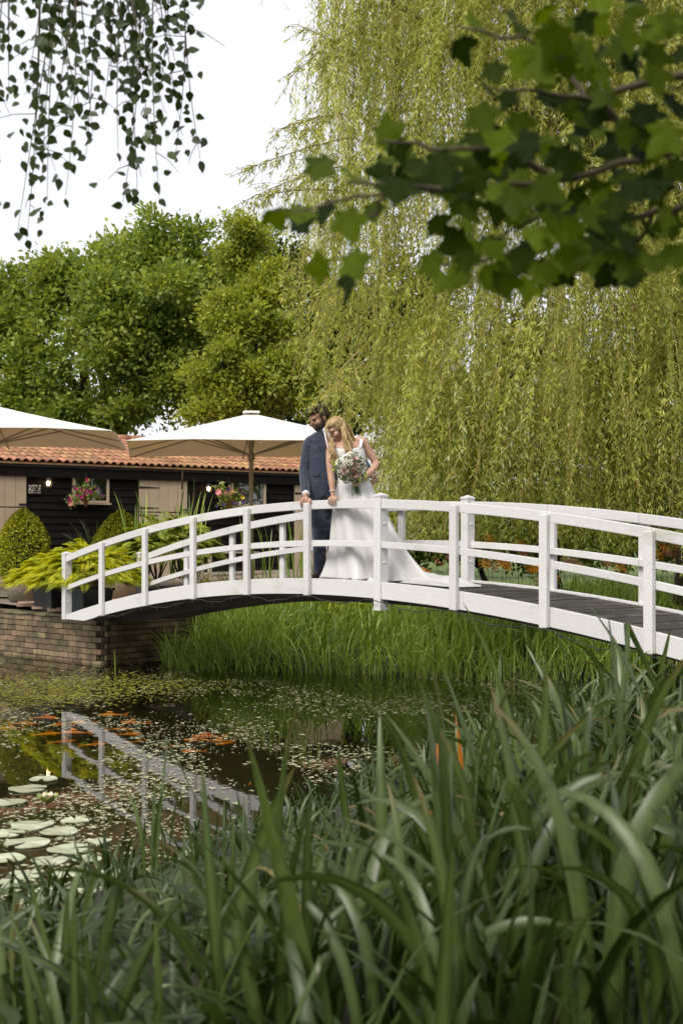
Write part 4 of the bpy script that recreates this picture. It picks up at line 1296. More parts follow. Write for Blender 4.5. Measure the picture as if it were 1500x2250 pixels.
# ------------------------------------------------------------------ reeds on the far bank (stuff)
n = 9000
X = rng.uniform(-2.4, 6.0, n); Yv = rng.uniform(15.2, 20.5, n)
sd = pond_sd(X, Yv)
keep = (sd > -.55) & (sd < 1.35) & (Yv > 15.6 - .0 * X) & (rng.random(n) < np.where(sd > .9, .5, 1)) & ~((X < -1.55) & (Yv > 19.2)) & (Yv > 14.9 + .15 * np.abs(X))
X, Yv, sd = X[keep], Yv[keep], sd[keep]; n = len(X)
P = np.stack([X, Yv, np.maximum(ground_z(X, Yv), -.15)], 1)
grp = np.sin(X * 3.1 + Yv) * .5 + np.sin(X * 1.3 - Yv * 2.2) * .5
az = rng.uniform(0, 2 * math.pi, n)
az = np.where(rng.random(n) < .55, -math.pi / 2 + rng.normal(size=n) * .9, az)
V, F, A = blades(P, az, rng.uniform(.0, .35, n), rng.uniform(.3, 2.3, n), rng.uniform(.55, 1.05, n) * (1 + .15 * grp) * np.where(sd < 0, .8, 1), rng.uniform(.012, .024, n), np.clip(rng.random(n) * .7 + .15 * grp + .1, 0, 1), seg=7)
tag(link('bank_reeds', np_mesh(V, F, A), LM['reed']), 'dense bright green reeds growing along the far bank under the bridge', 'reeds', kind='stuff')
# lower leafy growth behind the far rails on the left
n = 2600
X = rng.uniform(-2.4, 1.2, n); Yv = rng.uniform(19.6, 23.5, n)
P = np.stack([X, Yv, np.maximum(ground_z(X, Yv), .3)], 1)
V, F, A = blades(P, rng.uniform(0, 6.28, n), rng.uniform(0, .6, n), rng.uniform(.4, 2.0, n), rng.uniform(.35, .85, n), rng.uniform(.018, .04, n), rng.random(n), seg=6)
tag(link('border_leaves', np_mesh(V, F, A), LM['wist']), 'low yellow green leafy border growing between bridge and barn', 'plants', kind='stuff')
# grass and leaves under the willow
n = 7500
X = rng.uniform(.4, 7.0, n); Yv = rng.uniform(16.6, 22.5, n)
keep = (pond_sd(X, Yv) > .9) & ~((X > 1.2) & (X < 3.6) & (Yv > 20.2)); X, Yv = X[keep], Yv[keep]; n = len(X)
P = np.stack([X, Yv, ground_z(X, Yv)], 1)
V, F, A = blades(P, rng.uniform(0, 6.28, n), rng.uniform(0, .5, n), rng.uniform(.3, 1.8, n), rng.uniform(.25, .5, n) * np.where(Yv < 18.4, 1.5, 1), rng.uniform(.014, .03, n), rng.random(n), seg=6)
tag(link('border_grass', np_mesh(V, F, A), LM['reed']), 'leafy green border below the willow behind the bridge rails', 'plants', kind='stuff')
# day lilies: each plant a thing
lily_px = [(935, 1262, 'orange'), (925, 1258, 'peach'), (960, 1232, 'red'), (985, 1225, 'red'), (1040, 1195, 'orange'), (1070, 1182, 'orange'), (1062, 1238, 'orange'), (1080, 1240, 'peach'), (1102, 1238, 'orange'), (1110, 1240, 'orange'), (1135, 1194, 'orange'), (1145, 1215, 'coral'), (1162, 1245, 'orange'), (1175, 1246, 'orange'), (1185, 1284, 'orange'), (1238, 1232, 'peach'), (1262, 1238, 'coral'), (1330, 1235, 'coral'), (1358, 1246, 'orange'), (1452, 1200, 'orange'), (1462, 1210, 'coral'), (1478, 1196, 'orange'), (1482, 1218, 'peach'), (1440, 1215, 'orange'), (1495, 1205, 'orange'), (905, 1280, 'peach'), (870, 1270, 'orange'), (1210, 1262, 'orange')]
for i, (px, py, colr) in enumerate(lily_px):
    Y = 17.6 + .5 * math.sin(i * 2.3) + (1 if py < 1215 else 0)
    p = U(px, py, Y); z0 = max(gz(p.x, p.y), 0)
    words = {'orange': 'orange day lily', 'peach': 'peach day lily', 'red': 'small red flower', 'coral': 'coral pink day lily'}[colr]
    e = empty('day_lily', (p.x, p.y, z0), words + ' blooming in the border behind the bridge rails', 'flower', words + ' plants in the border')
    MB().tube([(p.x + .05, p.y, z0 - .02), (p.x + .02, p.y, (z0 + p.z) / 2), p], .0035, 5).build('stem', LM['reed'], e)
    r_ = .085 if colr != 'red' else .034
    flower(e, p + Vector((0, -.01, 0)), r_, colr, None, 'bloom', 6)
    flower(e, p + Vector((.05, .02, -.04)), r_ * .8, colr, None, 'bloom', 6)

# ------------------------------------------------------------------ pond life
# algae mat just under the surface, in the sunny left part
M['algae'] = mat('algae', (.30, .28, .02), (.10, .12, .015), rough=.9, scale=5, lo=.4, hi=.6)
parts = []
n = 3600
cl = np.array([G(px, py)[:2] for px, py in ((60, 1490), (150, 1500), (230, 1495), (110, 1520), (30, 1510), (300, 1500), (180, 1530), (40, 1540), (380, 1510), (240, 1520))])
k = rng.integers(0, len(cl), n)
P = np.stack([cl[k, 0] + rng.normal(size=n) * .38, cl[k, 1] + rng.normal(size=n) * .55, np.full(n, .0015) + rng.random(n) * .001], 1)
P = P[pond_sd(P[:, 0], P[:, 1]) < -.1]; n = len(P)
a = rng.uniform(0, 6.28, n)
V, F, A = leaf_cards(P, np.stack([np.cos(a), np.sin(a), 0 * a], 1), np.tile([0, 0, 1.0], (n, 1)), rng.uniform(.015, .07, n), rng.uniform(.012, .04, n), rng.random(n), fold=0)
V[:, 2] = np.repeat(P[:, 2], 4)
tag(link('algae_mat', np_mesh(V, F, A), leafmat('algae_leaf', (.10, .12, .012), (.36, .34, .03), trans=.2, rough=.9)), 'yellow green algae drifting just under the sunny water', 'algae', kind='stuff')
# duckweed and fallen leaves on the surface
n = 60000
Yd = 5.2 + 14.5 * rng.random(n) ** 1.0
Xd = (rng.uniform(-.10, 1.06, n) - .5) * .5 * Yd
nz = np.array([mnoise.noise(Vector((x * 1.1, y * .55, 0))) + .5 * mnoise.noise(Vector((x * 3.1, y * 1.6, 4.0))) for x, y in zip(Xd, Yd)])
dens = np.clip(.34 + nz * 2.0, .03, 1)
dens = dens * np.where((Xd < -.9) & (Yd < 11), 1.3, .8)
keep = (rng.random(n) < dens) & (pond_sd(Xd, Yd) < -.03)
Xd, Yd = Xd[keep], Yd[keep]; n = len(Xd)
P = np.stack([Xd, Yd, np.full(n, .0035) + rng.random(n) * .003], 1)
a = rng.uniform(0, 6.28, n)
big = rng.random(n) < .13
L = np.where(big, rng.uniform(.035, .07, n), rng.uniform(.012, .032, n))
V, F, A = leaf_cards(P, np.stack([np.cos(a), np.sin(a), 0 * a], 1), np.tile([0, 0, 1.0], (n, 1)), L, L * rng.uniform(.45, .9, n), rng.random(n), fold=.06)
V[:, 2] = np.maximum(V[:, 2], .003)
tag(link('floating_leaves', np_mesh(V, F, A), leafmat('floating_leaf', (.27, .29, .14), (.48, .45, .29), trans=.05, rough=.3, spec=.6)), 'countless small pale leaves floating all over the pond', 'leaves', kind='stuff')
# lily pads
M['pad'] = mat('lily_pad', (.36, .40, .25), (.44, .46, .32), rough=.22, scale=9, rand=.15, spec=.6, bump=.1)
def pad_mesh(seed):
    r_ = random.Random(seed)
    V = [(0, 0, .006)]; n = 22
    for i in range(n + 1):
        a = .16 + (2 * math.pi - .32) * i / n
        q = 1 + .04 * math.sin(3 * a + seed) + r_.uniform(-.015, .015)
        V.append((q * math.cos(a), q * math.sin(a), .007 + .004 * math.sin(2 * a + seed) + .002 * math.sin(5 * a + seed)))
    nv = len(V)
    V += [(x, y, z - .006) for x, y, z in V]
    Fc = [(0, i, i + 1) for i in range(1, n + 1)] + [(i + nv, nv, i + 1 + nv)[::1] for i in range(1, n + 1)]
    Fc += [(i, i + nv, i + 1 + nv, i + 1) for i in range(1, n + 1)]
    me = mesh_from(V, Fc); me.materials.append(M['pad']); return me
pads = [pad_mesh(i) for i in range(4)]
pad_px = [(60, 1735, 46), (25, 1765, 40), (95, 1715, 34), (70, 1815, 52), (130, 1830, 46), (20, 1835, 40), (165, 1805, 34), (60, 1855, 56), (150, 1870, 50), (220, 1850, 30), (15, 1890, 46), (110, 1895, 46), (190, 1890, 36), (60, 1925, 44), (150, 1925, 40), (10, 1945, 40), (410, 1880, 26), (250, 1920, 30), (100, 1965, 40), (480, 1930, 24), (320, 1950, 26), (200, 1960, 34)]
for i, (px, py, rp) in enumerate(pad_px):
    p = G(px, py)
    o = link('lily_pad', pads[i % 4])
    tag(o, 'pale round lily pad floating in the reed fringed near corner of the pond', 'lily pad', 'lily pads on the pond')
    s = rp / FPX * p.y * .9
    o.location = (p.x, p.y, .004 + .002 * (i % 3)); o.scale = (s, s, 1); o.rotation_euler.z = i * 2.4
M['lilyflower'] = mat('lily_flower', (.62, .62, .38), (.66, .42, .38), rough=.6, scale=20)
M['lilygreen'] = mat('lily_sepal', (.25, .32, .06), (.20, .27, .05), rough=.6, scale=20)
p = G(105, 1772)
e = empty('water_lily', p, 'half open pale pink and green water lily bud among the pads', 'flower')
pet = MB().rings([[Vector((x * w, y, z)) for x, y, z in ((-1, 0, 0), (0, -.012, 0), (1, 0, 0), (0, .008, 0))] for w, y, z in ((.012, 0, 0),)] * 1, cap=False) if False else None
for ring, (nn, rr, tilt, m_) in enumerate(((7, .10, .95, 'lilygreen'), (7, .085, .65, 'lilyflower'), (5, .06, .35, 'lilyflower'))):
    for i in range(nn):
        a = 2 * math.pi * i / nn + ring * .4
        d = Vector((math.cos(a), math.sin(a), 0)); sd_ = Vector((-math.sin(a), math.cos(a), 0))
        pts = [(0, 0, .006), (.35, .022, .03), (.75, .024, .065), (1.0, .003, .10)]
        L_, Rr = [], []
        for (u, w, z) in pts:
            c_ = p + d * (rr * math.sin(tilt) * u) + Vector((0, 0, .015 + rr * 1.0 * math.cos(tilt) * u))
            L_.append(c_ - sd_ * w); Rr.append(c_ + sd_ * w)
        MB().add(L_ + Rr, [(k, k + 4, k + 5, k + 1) for k in range(3)]).build('petal', M[m_], e)
# koi
def koi_mesh(bend, seed):
    n, m = 12, 10
    rs = []
    prof = [(0, .004), (.04, .030), (.12, .055), (.25, .072), (.4, .076), (.55, .064), (.7, .046), (.82, .026), (.88, .020)]
    V = []
    for u, r_ in prof:
        c = Vector(((u - .4) * .46, bend * .10 * math.sin((u - .2) * 3.2), 0))
        rs.append([c + Vector((0, r_ * .34 * math.cos(t), r_ * .44 * math.sin(t))) for t in [2 * math.pi * i / m for i in range(m)]])
    mb = MB().rings(rs)
    return mb, Vector(((.88 - .4) * .46, bend * .10 * math.sin(.68 * 3.2), 0))
M['koi'] = mat('koi_orange', (.95, .26, .015), (.95, .42, .03), rough=.35, scale=8, rand=.2)
M['koifin'] = mat('koi_fin', (.85, .30, .06), rough=.5, scale=8)
koi_px = [(240, 1580, 10, 1), (60, 1597, 178, 1), (110, 1617, 200, 1), (160, 1620, 5, 1), (290, 1594, 8, 1), (270, 1607, 185, .9), (145, 1640, 195, .9), (143, 1628, 100, .7), (215, 1640, 192, .9), (105, 1587, 190, 1), (430, 1634, 350, 1), (450, 1622, 4, 1.1), (492, 1645, 60, .8), (310, 1636, 200, .8), (375, 1645, 20, .7), (20, 1610, 15, .8), (130, 1600, 8, .8), (480, 1632, 355, .8), (420, 1662, 10, .7), (550, 1732, 80, .4), (290, 1618, 175, .8), (175, 1598, 6, .9)]
for i, (px, py, ang, s) in enumerate(koi_px):
    p = G(px, py, -.07)
    e = empty('koi', (p.x, p.y, -.030 - .012 * (i % 3)), 'orange koi swimming just below the surface by the bridge reflection', 'fish', 'orange koi in the pond')
    e.rotation_euler.z = R(ang + random.uniform(-12, 12)); e.scale = (s * .60, s * .50, s * .50)
    mb, tl = koi_mesh(random.uniform(-.6, .6), i)
    link('body', mb.mesh(True), M['koi'], e, local=True)
    link('tail_fin', MB().add([tl + Vector((-.01, 0, .012)), tl + Vector((.10, .01, .055)), tl + Vector((.065, .004, 0)), tl + Vector((.10, .01, -.05)), tl + Vector((-.01, 0, -.012))], [(0, 1, 2), (0, 2, 4), (2, 3, 4)]).mesh(), M['koifin'], e, local=True)
    link('dorsal_fin', MB().add([(-.05, 0, .042), (.08, 0, .036), (.06, .004, .062), (-.02, .003, .072)], [(0, 1, 2, 3)]).mesh(), M['koifin'], e, local=True)
    for sy in (-1, 1):
        link('side_fin', MB().add([(-.09, sy * .025, -.01), (-.05, sy * .03, -.012), (-.04, sy * .075, -.02), (-.07, sy * .07, -.016)], [(0, 1, 2, 3)]).mesh(), M['koifin'], e, local=True)
# lone reed in the water by the wall
p = G(255, 1480)
e = empty('water_reed', p, 'single broken green reed standing in the water before the brick wall', 'reed')
V, F, A = blades(np.array([[p.x, p.y, -.05]] * 2), np.array([3.3, .2]), np.array([.02, 1.25]), np.array([.1, .15]), np.array([.36, .34]), np.array([.045, .03]), np.array([.5, .7]), seg=6)
link('leaf', np_mesh(V, F, A), LM['reed'], e)

# ------------------------------------------------------------------ foreground iris beds: clumps of single blades
def blade_variant(kind, seed):
    r_ = np.random.default_rng(seed)
    bend = {0: r_.uniform(.1, .5), 1: r_.uniform(.8, 1.5), 2: r_.uniform(1.7, 2.6), 3: .25, 4: r_.uniform(.5, .9)}[kind]
    kink = np.array([2.5]) if kind == 3 else None
    V, F, A = blades(np.zeros((1, 3)), np.array([0.0]), np.array([.06]), np.array([bend]), np.array([1.0]), np.array([.046]), np.array([.5]), seg=14, power={0: 2, 1: 2.2, 2: 2.6, 3: 2, 4: 2}[kind], twist=.9, kink=kink)
    me = np_mesh(V, F, A, smooth=True); me.materials.append(LM['iris'])
    ii = np.arange(len(V)); t = (ii // 3) / 14
    at = me.attributes.new('vein', 'FLOAT', 'POINT'); at.data.foreach_set('value', np.where(ii % 3 == 1, .55, 0).astype(np.float32))
    at = me.attributes.new('tip', 'FLOAT', 'POINT'); at.data.foreach_set('value', (np.clip((t - .86) * 7, 0, 1) * (1 if seed % 3 == 0 else .25 if seed % 3 == 1 else 0)).astype(np.float32))
    return me
variants = [blade_variant(kd, s) for kd, s in ((0, 1), (0, 2), (4, 3), (4, 4), (4, 5), (1, 6), (1, 7), (1, 8), (2, 9), (2, 10), (2, 11), (3, 12), (3, 13), (2, 14), (1, 15), (2, 16), (2, 17), (3, 18))]
old = variants[9].copy(); old.materials.clear(); old.materials.append(LM['straw'])
orange = variants[0].copy(); orange.materials.clear(); orange.materials.append(LM['irisold'])
clumps = []
TOPL = [1950, 1910, 1865, 1800, 1700, 1600, 1510, 1440, 1405]      # rows the leaf tips reach across the photograph
under = []
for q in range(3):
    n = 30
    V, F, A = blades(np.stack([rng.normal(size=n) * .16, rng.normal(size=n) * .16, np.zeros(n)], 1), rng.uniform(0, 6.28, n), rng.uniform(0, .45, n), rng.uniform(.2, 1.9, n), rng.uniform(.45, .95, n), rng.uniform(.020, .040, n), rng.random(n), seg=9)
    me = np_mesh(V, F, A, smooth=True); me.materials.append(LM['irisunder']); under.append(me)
r5 = random.Random(21)
for Yc in (3.4, 3.8, 4.3, 4.8, 5.5, 6.2, 7.0, 7.9, 8.8, 9.8, 10.8, 11.8):
    half = .25 * Yc + .25
    stepx = .46 if Yc < 7 else .42
    x = -half
    while x < half + .3:
        xx = x + r5.uniform(-.12, .12); yy = Yc + r5.uniform(-.25, .25)
        x += stepx
        sd_ = float(pond_sd(np.array([xx]), np.array([yy]))[0])
        if sd_ < -.12: continue
        if Yc > 8.5 and sd_ > 1.5: continue
        tl_ = float(np.interp(750 + xx / yy * FPX, [0, 150, 350, 600, 800, 1000, 1150, 1300, 1500], TOPL))
        hh_ = min(EYE - (tl_ - HOR) / FPX * yy - gz(xx, yy), 1.0) * r5.uniform(.78, 1.14)
        if hh_ < (.16 if sd_ < .6 else .24): continue
        clumps.append((xx, yy, sd_, hh_))
n = 16000
X = rng.uniform(-5, 7.5, n); Yv = rng.uniform(2.4, 14.5, n)
sd = pond_sd(X, Yv)
keep = (sd > -.14) & (sd < np.where(X > .24 * Yv, 6, 1.3)) & (X > -.27 * Yv - .4)
X, Yv, sd = X[keep], Yv[keep], sd[keep]; n = len(X)
V, F, A = blades(np.stack([X, Yv, ground_z(X, Yv) - .02], 1), rng.uniform(0, 6.28, n), rng.uniform(0, .6, n), rng.uniform(.3, 2.0, n), rng.uniform(.12, .34, n), rng.uniform(.010, .022, n), rng.random(n), seg=6)
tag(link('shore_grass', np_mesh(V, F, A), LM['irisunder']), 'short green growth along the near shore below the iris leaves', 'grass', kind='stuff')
for ci, (xx, yy, sd_, hh_) in enumerate(clumps):
    z0 = gz(xx, yy) - .03
    edge = sd_ < .5
    e = empty('iris_clump', (xx, yy, z0), 'clump of long broad green iris leaves at the water edge' if edge else 'clump of long broad green iris leaves thick on the near bank', 'reeds', 'iris clumps at the water edge' if edge else 'iris clumps on the near bank')
    nb_ = 16 if yy < 4.4 else 15 if yy < 7 else 12
    tall = hh_
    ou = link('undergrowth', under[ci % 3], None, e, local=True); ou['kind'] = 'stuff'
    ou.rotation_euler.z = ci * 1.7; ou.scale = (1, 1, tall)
    for b in range(nb_):
        dead = r5.random() < .025
        o = link('leaf', old if dead else r5.choice(variants), None, e, local=True)
        a = r5.uniform(0, 2 * math.pi)
        o.location = (r5.gauss(0, .11), r5.gauss(0, .11), 0)
        o.rotation_euler = (r5.gauss(0, .16), r5.gauss(0, .16), a)
        s = min(tall * r5.uniform(.70, 1.18) * (1.5 if r5.random() < (.10 if xx < 0 else .06) else 1), 1.25)
        o.scale = (s, s * r5.uniform(.8, 1.15), s)
for (px, py, Y) in ((1022, 1545, 6.4), (950, 1610, 6.0), (978, 1690, 5.6)):
    p = U(px, py, Y); z0 = gz(p.x, p.y)
    e = empty('iris_clump', (p.x, p.y, z0 - .02), {1022: 'orange withered iris leaf standing among the green reeds', 950: 'yellowing short iris leaf beside the orange one', 978: 'small yellow iris leaf low among the reeds'}[px], 'reeds')
    o = link('leaf', orange, None, e, local=True); hh = p.z - z0
    o.scale = (hh, .8, hh); o.rotation_euler.z = px
    for q in range(4):
        o = link('leaf', variants[q + 2], None, e, local=True); s = hh * .95
        o.scale = (s, s, s); o.rotation_euler.z = q * 1.6; o.location = (.06 * math.cos(q * 2), .06 * math.sin(q * 2), 0)
for (px, py, Y, h, a) in ((340, 1622, 5.6, 0, 0), (1340, 1375, 6.3, 0, 0), (1085, 1420, 7.2, 0, 1)):
    p = U(px, py, Y); z0 = gz(p.x, p.y)
    e = empty('iris_clump', (p.x, p.y, z0 - .02), ['tall iris leaf folded over sharply above its neighbours', 'tall iris leaf folded over in front of the bridge beam', 'lone stiff upright iris leaf reaching above the water'][(340, 1340, 1085).index(px)], 'reeds')
    o = link('leaf', variants[11] if a == 0 else variants[0], None, e, local=True)
    hh = p.z - z0
    o.scale = (hh / .62, 1.3, hh / .62) if a == 0 else (hh, 1.3, hh)
    o.rotation_euler.z = .25 if a == 0 else 1.2
    for q in range(5):
        o = link('leaf', variants[q], None, e, local=True); s = hh * .7
        o.scale = (s, s, s); o.rotation_euler.z = q * 1.3; o.location = (.05 * math.cos(q * 2), .05 * math.sin(q * 2), 0)
# ------------------------------------------------------------------ the couple
def rail_at(px, off=0.0, dz=0.0):
    """point of the near handrail's top seen at column px, off metres across the bridge"""
    m = (px - 750) / FPX
    k = (m * (B0.y + off * BN.y) - B0.x - off * BN.x) / (BS * (BD.x - m * BD.y))
    return bp(k, off, zrail(k) + dz)
def k_of(p): return (Vector((p.x, p.y, 0)) - B0).dot(BD) / BS

def remeshed(mb, voxel, smooth=4, name='mesh'):
    """fuse overlapping closed shapes into one continuous skin"""
    me = mb.mesh(True)
    o = bpy.data.objects.new('tmp', me); COL.objects.link(o)
    r_ = o.modifiers.new('r', 'REMESH'); r_.mode = 'VOXEL'; r_.voxel_size = voxel; r_.use_smooth_shade = True
    s_ = o.modifiers.new('s', 'SMOOTH'); s_.factor = .5; s_.iterations = smooth
    dg = bpy.context.evaluated_depsgraph_get()
    out = bpy.data.meshes.new_from_object(o.evaluated_get(dg))
    bpy.data.objects.remove(o)
    out.name = name
    out.materials.clear()
    return out

def chain(mb, pts, rad, n=12):
    """rounded tapering limb through points"""
    P, Rr = [], []
    m = len(pts)
    for i in range(m - 1):
        p0, p1, p2, p3 = pts[max(i - 1, 0)], pts[i], pts[i + 1], pts[min(i + 2, m - 1)]
        for u in np.linspace(0, 1, 6)[:-1]:
            u = float(u)
            P.append(.5 * ((2 * p1) + (p2 - p0) * u + (2 * p0 - 5 * p1 + 4 * p2 - p3) * u * u + (3 * p1 - p0 - 3 * p2 + p3) * u ** 3))
            Rr.append(rad[i] + (rad[i + 1] - rad[i]) * u)
    P.append(pts[-1]); Rr.append(rad[-1])
    mb.tube(P, Rr, n)
    mb.ball(pts[0], rad[0], n, 8); mb.ball(pts[-1], rad[-1], n, 8)

def ering(c, a, b, ax, ay, n=28, e=2.0, tw=0.0):
    out = []
    for i in range(n):
        t = 2 * math.pi * i / n + tw
        ct, st_ = math.cos(t), math.sin(t)
        out.append(c + ax * (a * math.copysign(abs(ct) ** (2 / e), ct)) + ay * (b * math.copysign(abs(st_) ** (2 / e), st_)))
    return out
EX, EY = Vector((1, 0, 0)), Vector((0, 1, 0))

def head_frame(face, uph=Vector((0, 0, 1))):
    f = Vector(face).normalized(); x = f.cross(uph).normalized(); z = x.cross(f)
    return Matrix((x, f, z)).transposed()
def head_parts(mb, c, Rm, s=1.0, female=False):
    def B(p, r_): mb.ball(c + Rm @ (Vector(p) * s), tuple(q * s for q in r_), 14, 10, Rm)
    B((0, -.012, .03), (.076, .098, .090))
    B((0, .022, -.035), (.062, .070, .085))
    B((0, .052, -.098), (.034 if female else .040, .034, .027))
    B((0, .030, -.075), (.052, .055, .045))
    for sx in (-1, 1):
        B((sx * .040, .058, -.035), (.026, .030, .030))
        B((sx * .030, .080, .020), (.026, .014, .018))
        B((sx * .077, -.010, -.012), (.010, .021, .033))
    B((0, .092, .000), (.011, .014, .026)); B((0, .106, -.022), (.011, .016, .018)); B((0, .112, -.036), (.014, .013, .010))
    B((0, .090, -.066), (.024, .010, .006)); B((0, .087, -.079), (.021, .010, .007))
def head_eyes(parent, c, Rm, s, dark, brow, closed=False):
    for sx in (-1, 1):
        if not closed:
            MB().ball(c + Rm @ (Vector((sx * .031, .0835, -.004)) * s), tuple(q * s for q in (.0085, .006, .0045)), 8, 6, Rm).build('eye', dark, parent, True)
        else:
            MB().tube([c + Rm @ (Vector((sx * x, y, z)) * s) for x, y, z in ((.020, .088, -.004), (.032, .0895, -.008), (.044, .081, -.004))], .0016 * s, 5).build('eyelashes', brow, parent, True)
        MB().tube([c + Rm @ (Vector((sx * x, y, z)) * s) for x, y, z in ((.014, .0935, .018), (.028, .0925, .024), (.046, .080, .020))], [.0022 * s, (.0034 if not closed else .002) * s, .0012 * s], 6).build('eyebrow', brow, parent, True)

def skinmat(name, a, b):
    m, N, Lk, P = nodes_of(name)
    n = tex_noise(N, Lk, 18, 4, None, 'World')
    Lk.new(mixcol(N, Lk, a, b, ramp(N, Lk, n, .35, .65)), P.inputs['Base Color'])
    P.inputs['Roughness'].default_value = .5
    P.inputs['Subsurface Weight'].default_value = .12
    P.inputs['Subsurface Radius'].default_value = (.012, .005, .003)
    P.inputs['Subsurface Scale'].default_value = .5
    return m
M['skin_m'] = skinmat('skin_tan', (.34, .19, .125), (.30, .16, .10))
M['skin_f'] = skinmat('skin_fair', (.42, .255, .175), (.38, .215, .145))
M['suit'] = mat('navy_wool', (.019, .026, .050), (.014, .019, .038), rough=.8, scale=40, bump=.15, bscale=180, sheen=.25)
M['suitdark'] = mat('navy_lapel', (.014, .019, .038), (.011, .015, .030), rough=.75, scale=40)
M['shirt'] = mat('white_shirt', (.70, .70, .74), (.64, .64, .68), rough=.8, scale=8)
M['tie'] = mat('pink_tie', (.40, .22, .20), (.33, .17, .16), rough=.6, scale=60)
M['hair_m'] = mat('brown_hair', (.055, .034, .021), (.026, .016, .010), rough=.5, scale=50, stretch=(1, 1, .3), bump=.5, bscale=120)
M['beard'] = mat('beard', (.060, .036, .023), (.030, .018, .012), rough=.85, scale=90, bump=.5, bscale=200)
M['eyewhite'] = mat('eye_white', (.55, .52, .48), rough=.3)
M['eyedark'] = mat('eye_dark', (.02, .013, .01), rough=.3)
M['lip'] = mat('lip', (.42, .13, .11), rough=.45)
M['shoe'] = mat('brown_shoe', (.06, .03, .015), rough=.35)
def satin():
    m, N, Lk, P = nodes_of('white_satin')
    n = tex_noise(N, Lk, 3, 3, None, 'World')
    Lk.new(mixcol(N, Lk, (.54, .535, .525), (.50, .495, .49), n), P.inputs['Base Color'])
    P.inputs['Roughness'].default_value = .42
    P.inputs['Specular IOR Level'].default_value = .35
    P.inputs['Sheen Weight'].default_value = .2
    return m
M['satin'] = satin()
def hairmat(name, a, b):
    m, N, Lk, P = nodes_of(name)
    at = N.new('ShaderNodeAttribute'); at.attribute_name = 'var'
    n = tex_noise(N, Lk, 60, 3, (1, 1, .25), 'World')
    ad = N.new('ShaderNodeMath'); ad.operation = 'MULTIPLY_ADD'; ad.inputs[1].default_value = .5
    Lk.new(n, ad.inputs[0]); Lk.new(at.outputs['Fac'], ad.inputs[2])
    Lk.new(mixcol(N, Lk, a, b, ad.outputs[0]), P.inputs['Base Color'])
    P.inputs['Roughness'].default_value = .42
    b_ = N.new('ShaderNodeBump'); b_.inputs['Strength'].default_value = .4; b_.inputs['Distance'].default_value = .01
    Lk.new(n, b_.inputs['Height']); Lk.new(b_.outputs[0], P.inputs['Normal'])
    return m
M['blond'] = hairmat('blond_hair', (.165, .098, .036), (.50, .35, .155))

def project_patch(name, me_obj, poly, mat_, parent, off=.004, th=.004, sub=3):
    """cloth piece laid on the front of a garment: outline given in photo pixels, points dropped onto its surface"""
    bm = bmesh.new()
    vs = [bm.verts.new((x, y, 0)) for x, y in poly]
    bm.faces.new(vs)
    bmesh.ops.triangulate(bm, faces=bm.faces)
    for _ in range(sub):
        bmesh.ops.subdivide_edges(bm, edges=bm.edges, cuts=1, use_grid_fill=True)
    bvh = BVHTree.FromPolygons([v.co[:] for v in me_obj.data.vertices], [tuple(p.vertices) for p in me_obj.data.polygons])
    eye = Vector((0, 0, EYE))
    last = None; miss = []
    for v in bm.verts:
        d = (U(v.co.x, v.co.y, 1.0) - eye).normalized()
        hit, nr, _i, _d = bvh.ray_cast(eye, d)
        if hit is None:
            miss.append(v); continue
        if nr.dot(d) > 0: nr = -nr
        v.co = hit + nr * off; last = v.co.copy()
    good = [v.co.copy() for v in bm.verts if v not in miss]
    for v in miss:
        d = (U(v.co.x, v.co.y, 1.0) - eye).normalized()
        if good:
            g = min(good, key=lambda q: (q - eye).cross(d).length)
            v.co = eye + d * (g - eye).dot(d)
    bmesh.ops.recalc_face_normals(bm, faces=bm.faces)
    me = bpy.data.meshes.new(name); bm.to_mesh(me); bm.free()
    me.polygons.foreach_set('use_smooth', [True] * len(me.polygons))
    o = link(name, me, mat_, parent)
    sm = o.modifiers.new('thickness', 'SOLIDIFY'); sm.thickness = th; sm.offset = 0
    return o

# ---------------- groom
YM = 14.05
def Mn(px, py, d=0.0): return U(px, py, YM + d)
gc = Mn(714, HOR, .02)
gzk = zdeck(k_of(gc))
groom = empty('person', (gc.x, gc.y, gzk), 'bearded man in a navy suit leaning a hand on the white handrail', 'person')
hc = Mn(700.5, 917, -.03); HRm = head_frame((-.78, -.52, -.44), Vector((.05, 0, 1)))
skin = MB()
head_parts(skin, hc, HRm, 1.02)
chain(skin, [hc + HRm @ Vector((0, -.025, -.06)), Mn(709, 942, .0), Mn(718, 965, .02)], [.056, .058, .07])
# trunk and limbs beneath the clothes
chain(skin, [Mn(720, 972, .02), Mn(722, 1010, .02), Mn(716, 1060, .02), Mn(714, 1100, .02)], [.10, .115, .105, .10])
foot_y = lambda Y: HOR + (EYE - gzk) / Y * FPX
chain(skin, [Mn(703, 1104, .0), Mn(704, 1185, -.02), U(704, foot_y(YM) - 14, YM + .02)], [.085, .055, .04])
chain(skin, [Mn(731, 1104, .05), Mn(733, 1185, .04), U(735, foot_y(YM + .06) - 14, YM + .06)], [.085, .055, .04])
chain(skin, [Mn(687, 968, -.0), Mn(671, 1032, -.04), Mn(672, 1086, -.20)], [.045, .036, .027])
chain(skin, [Mn(766, 966, .06), Mn(797, 1016, .12), Mn(824, 1052, -.10)], [.045, .036, .027])
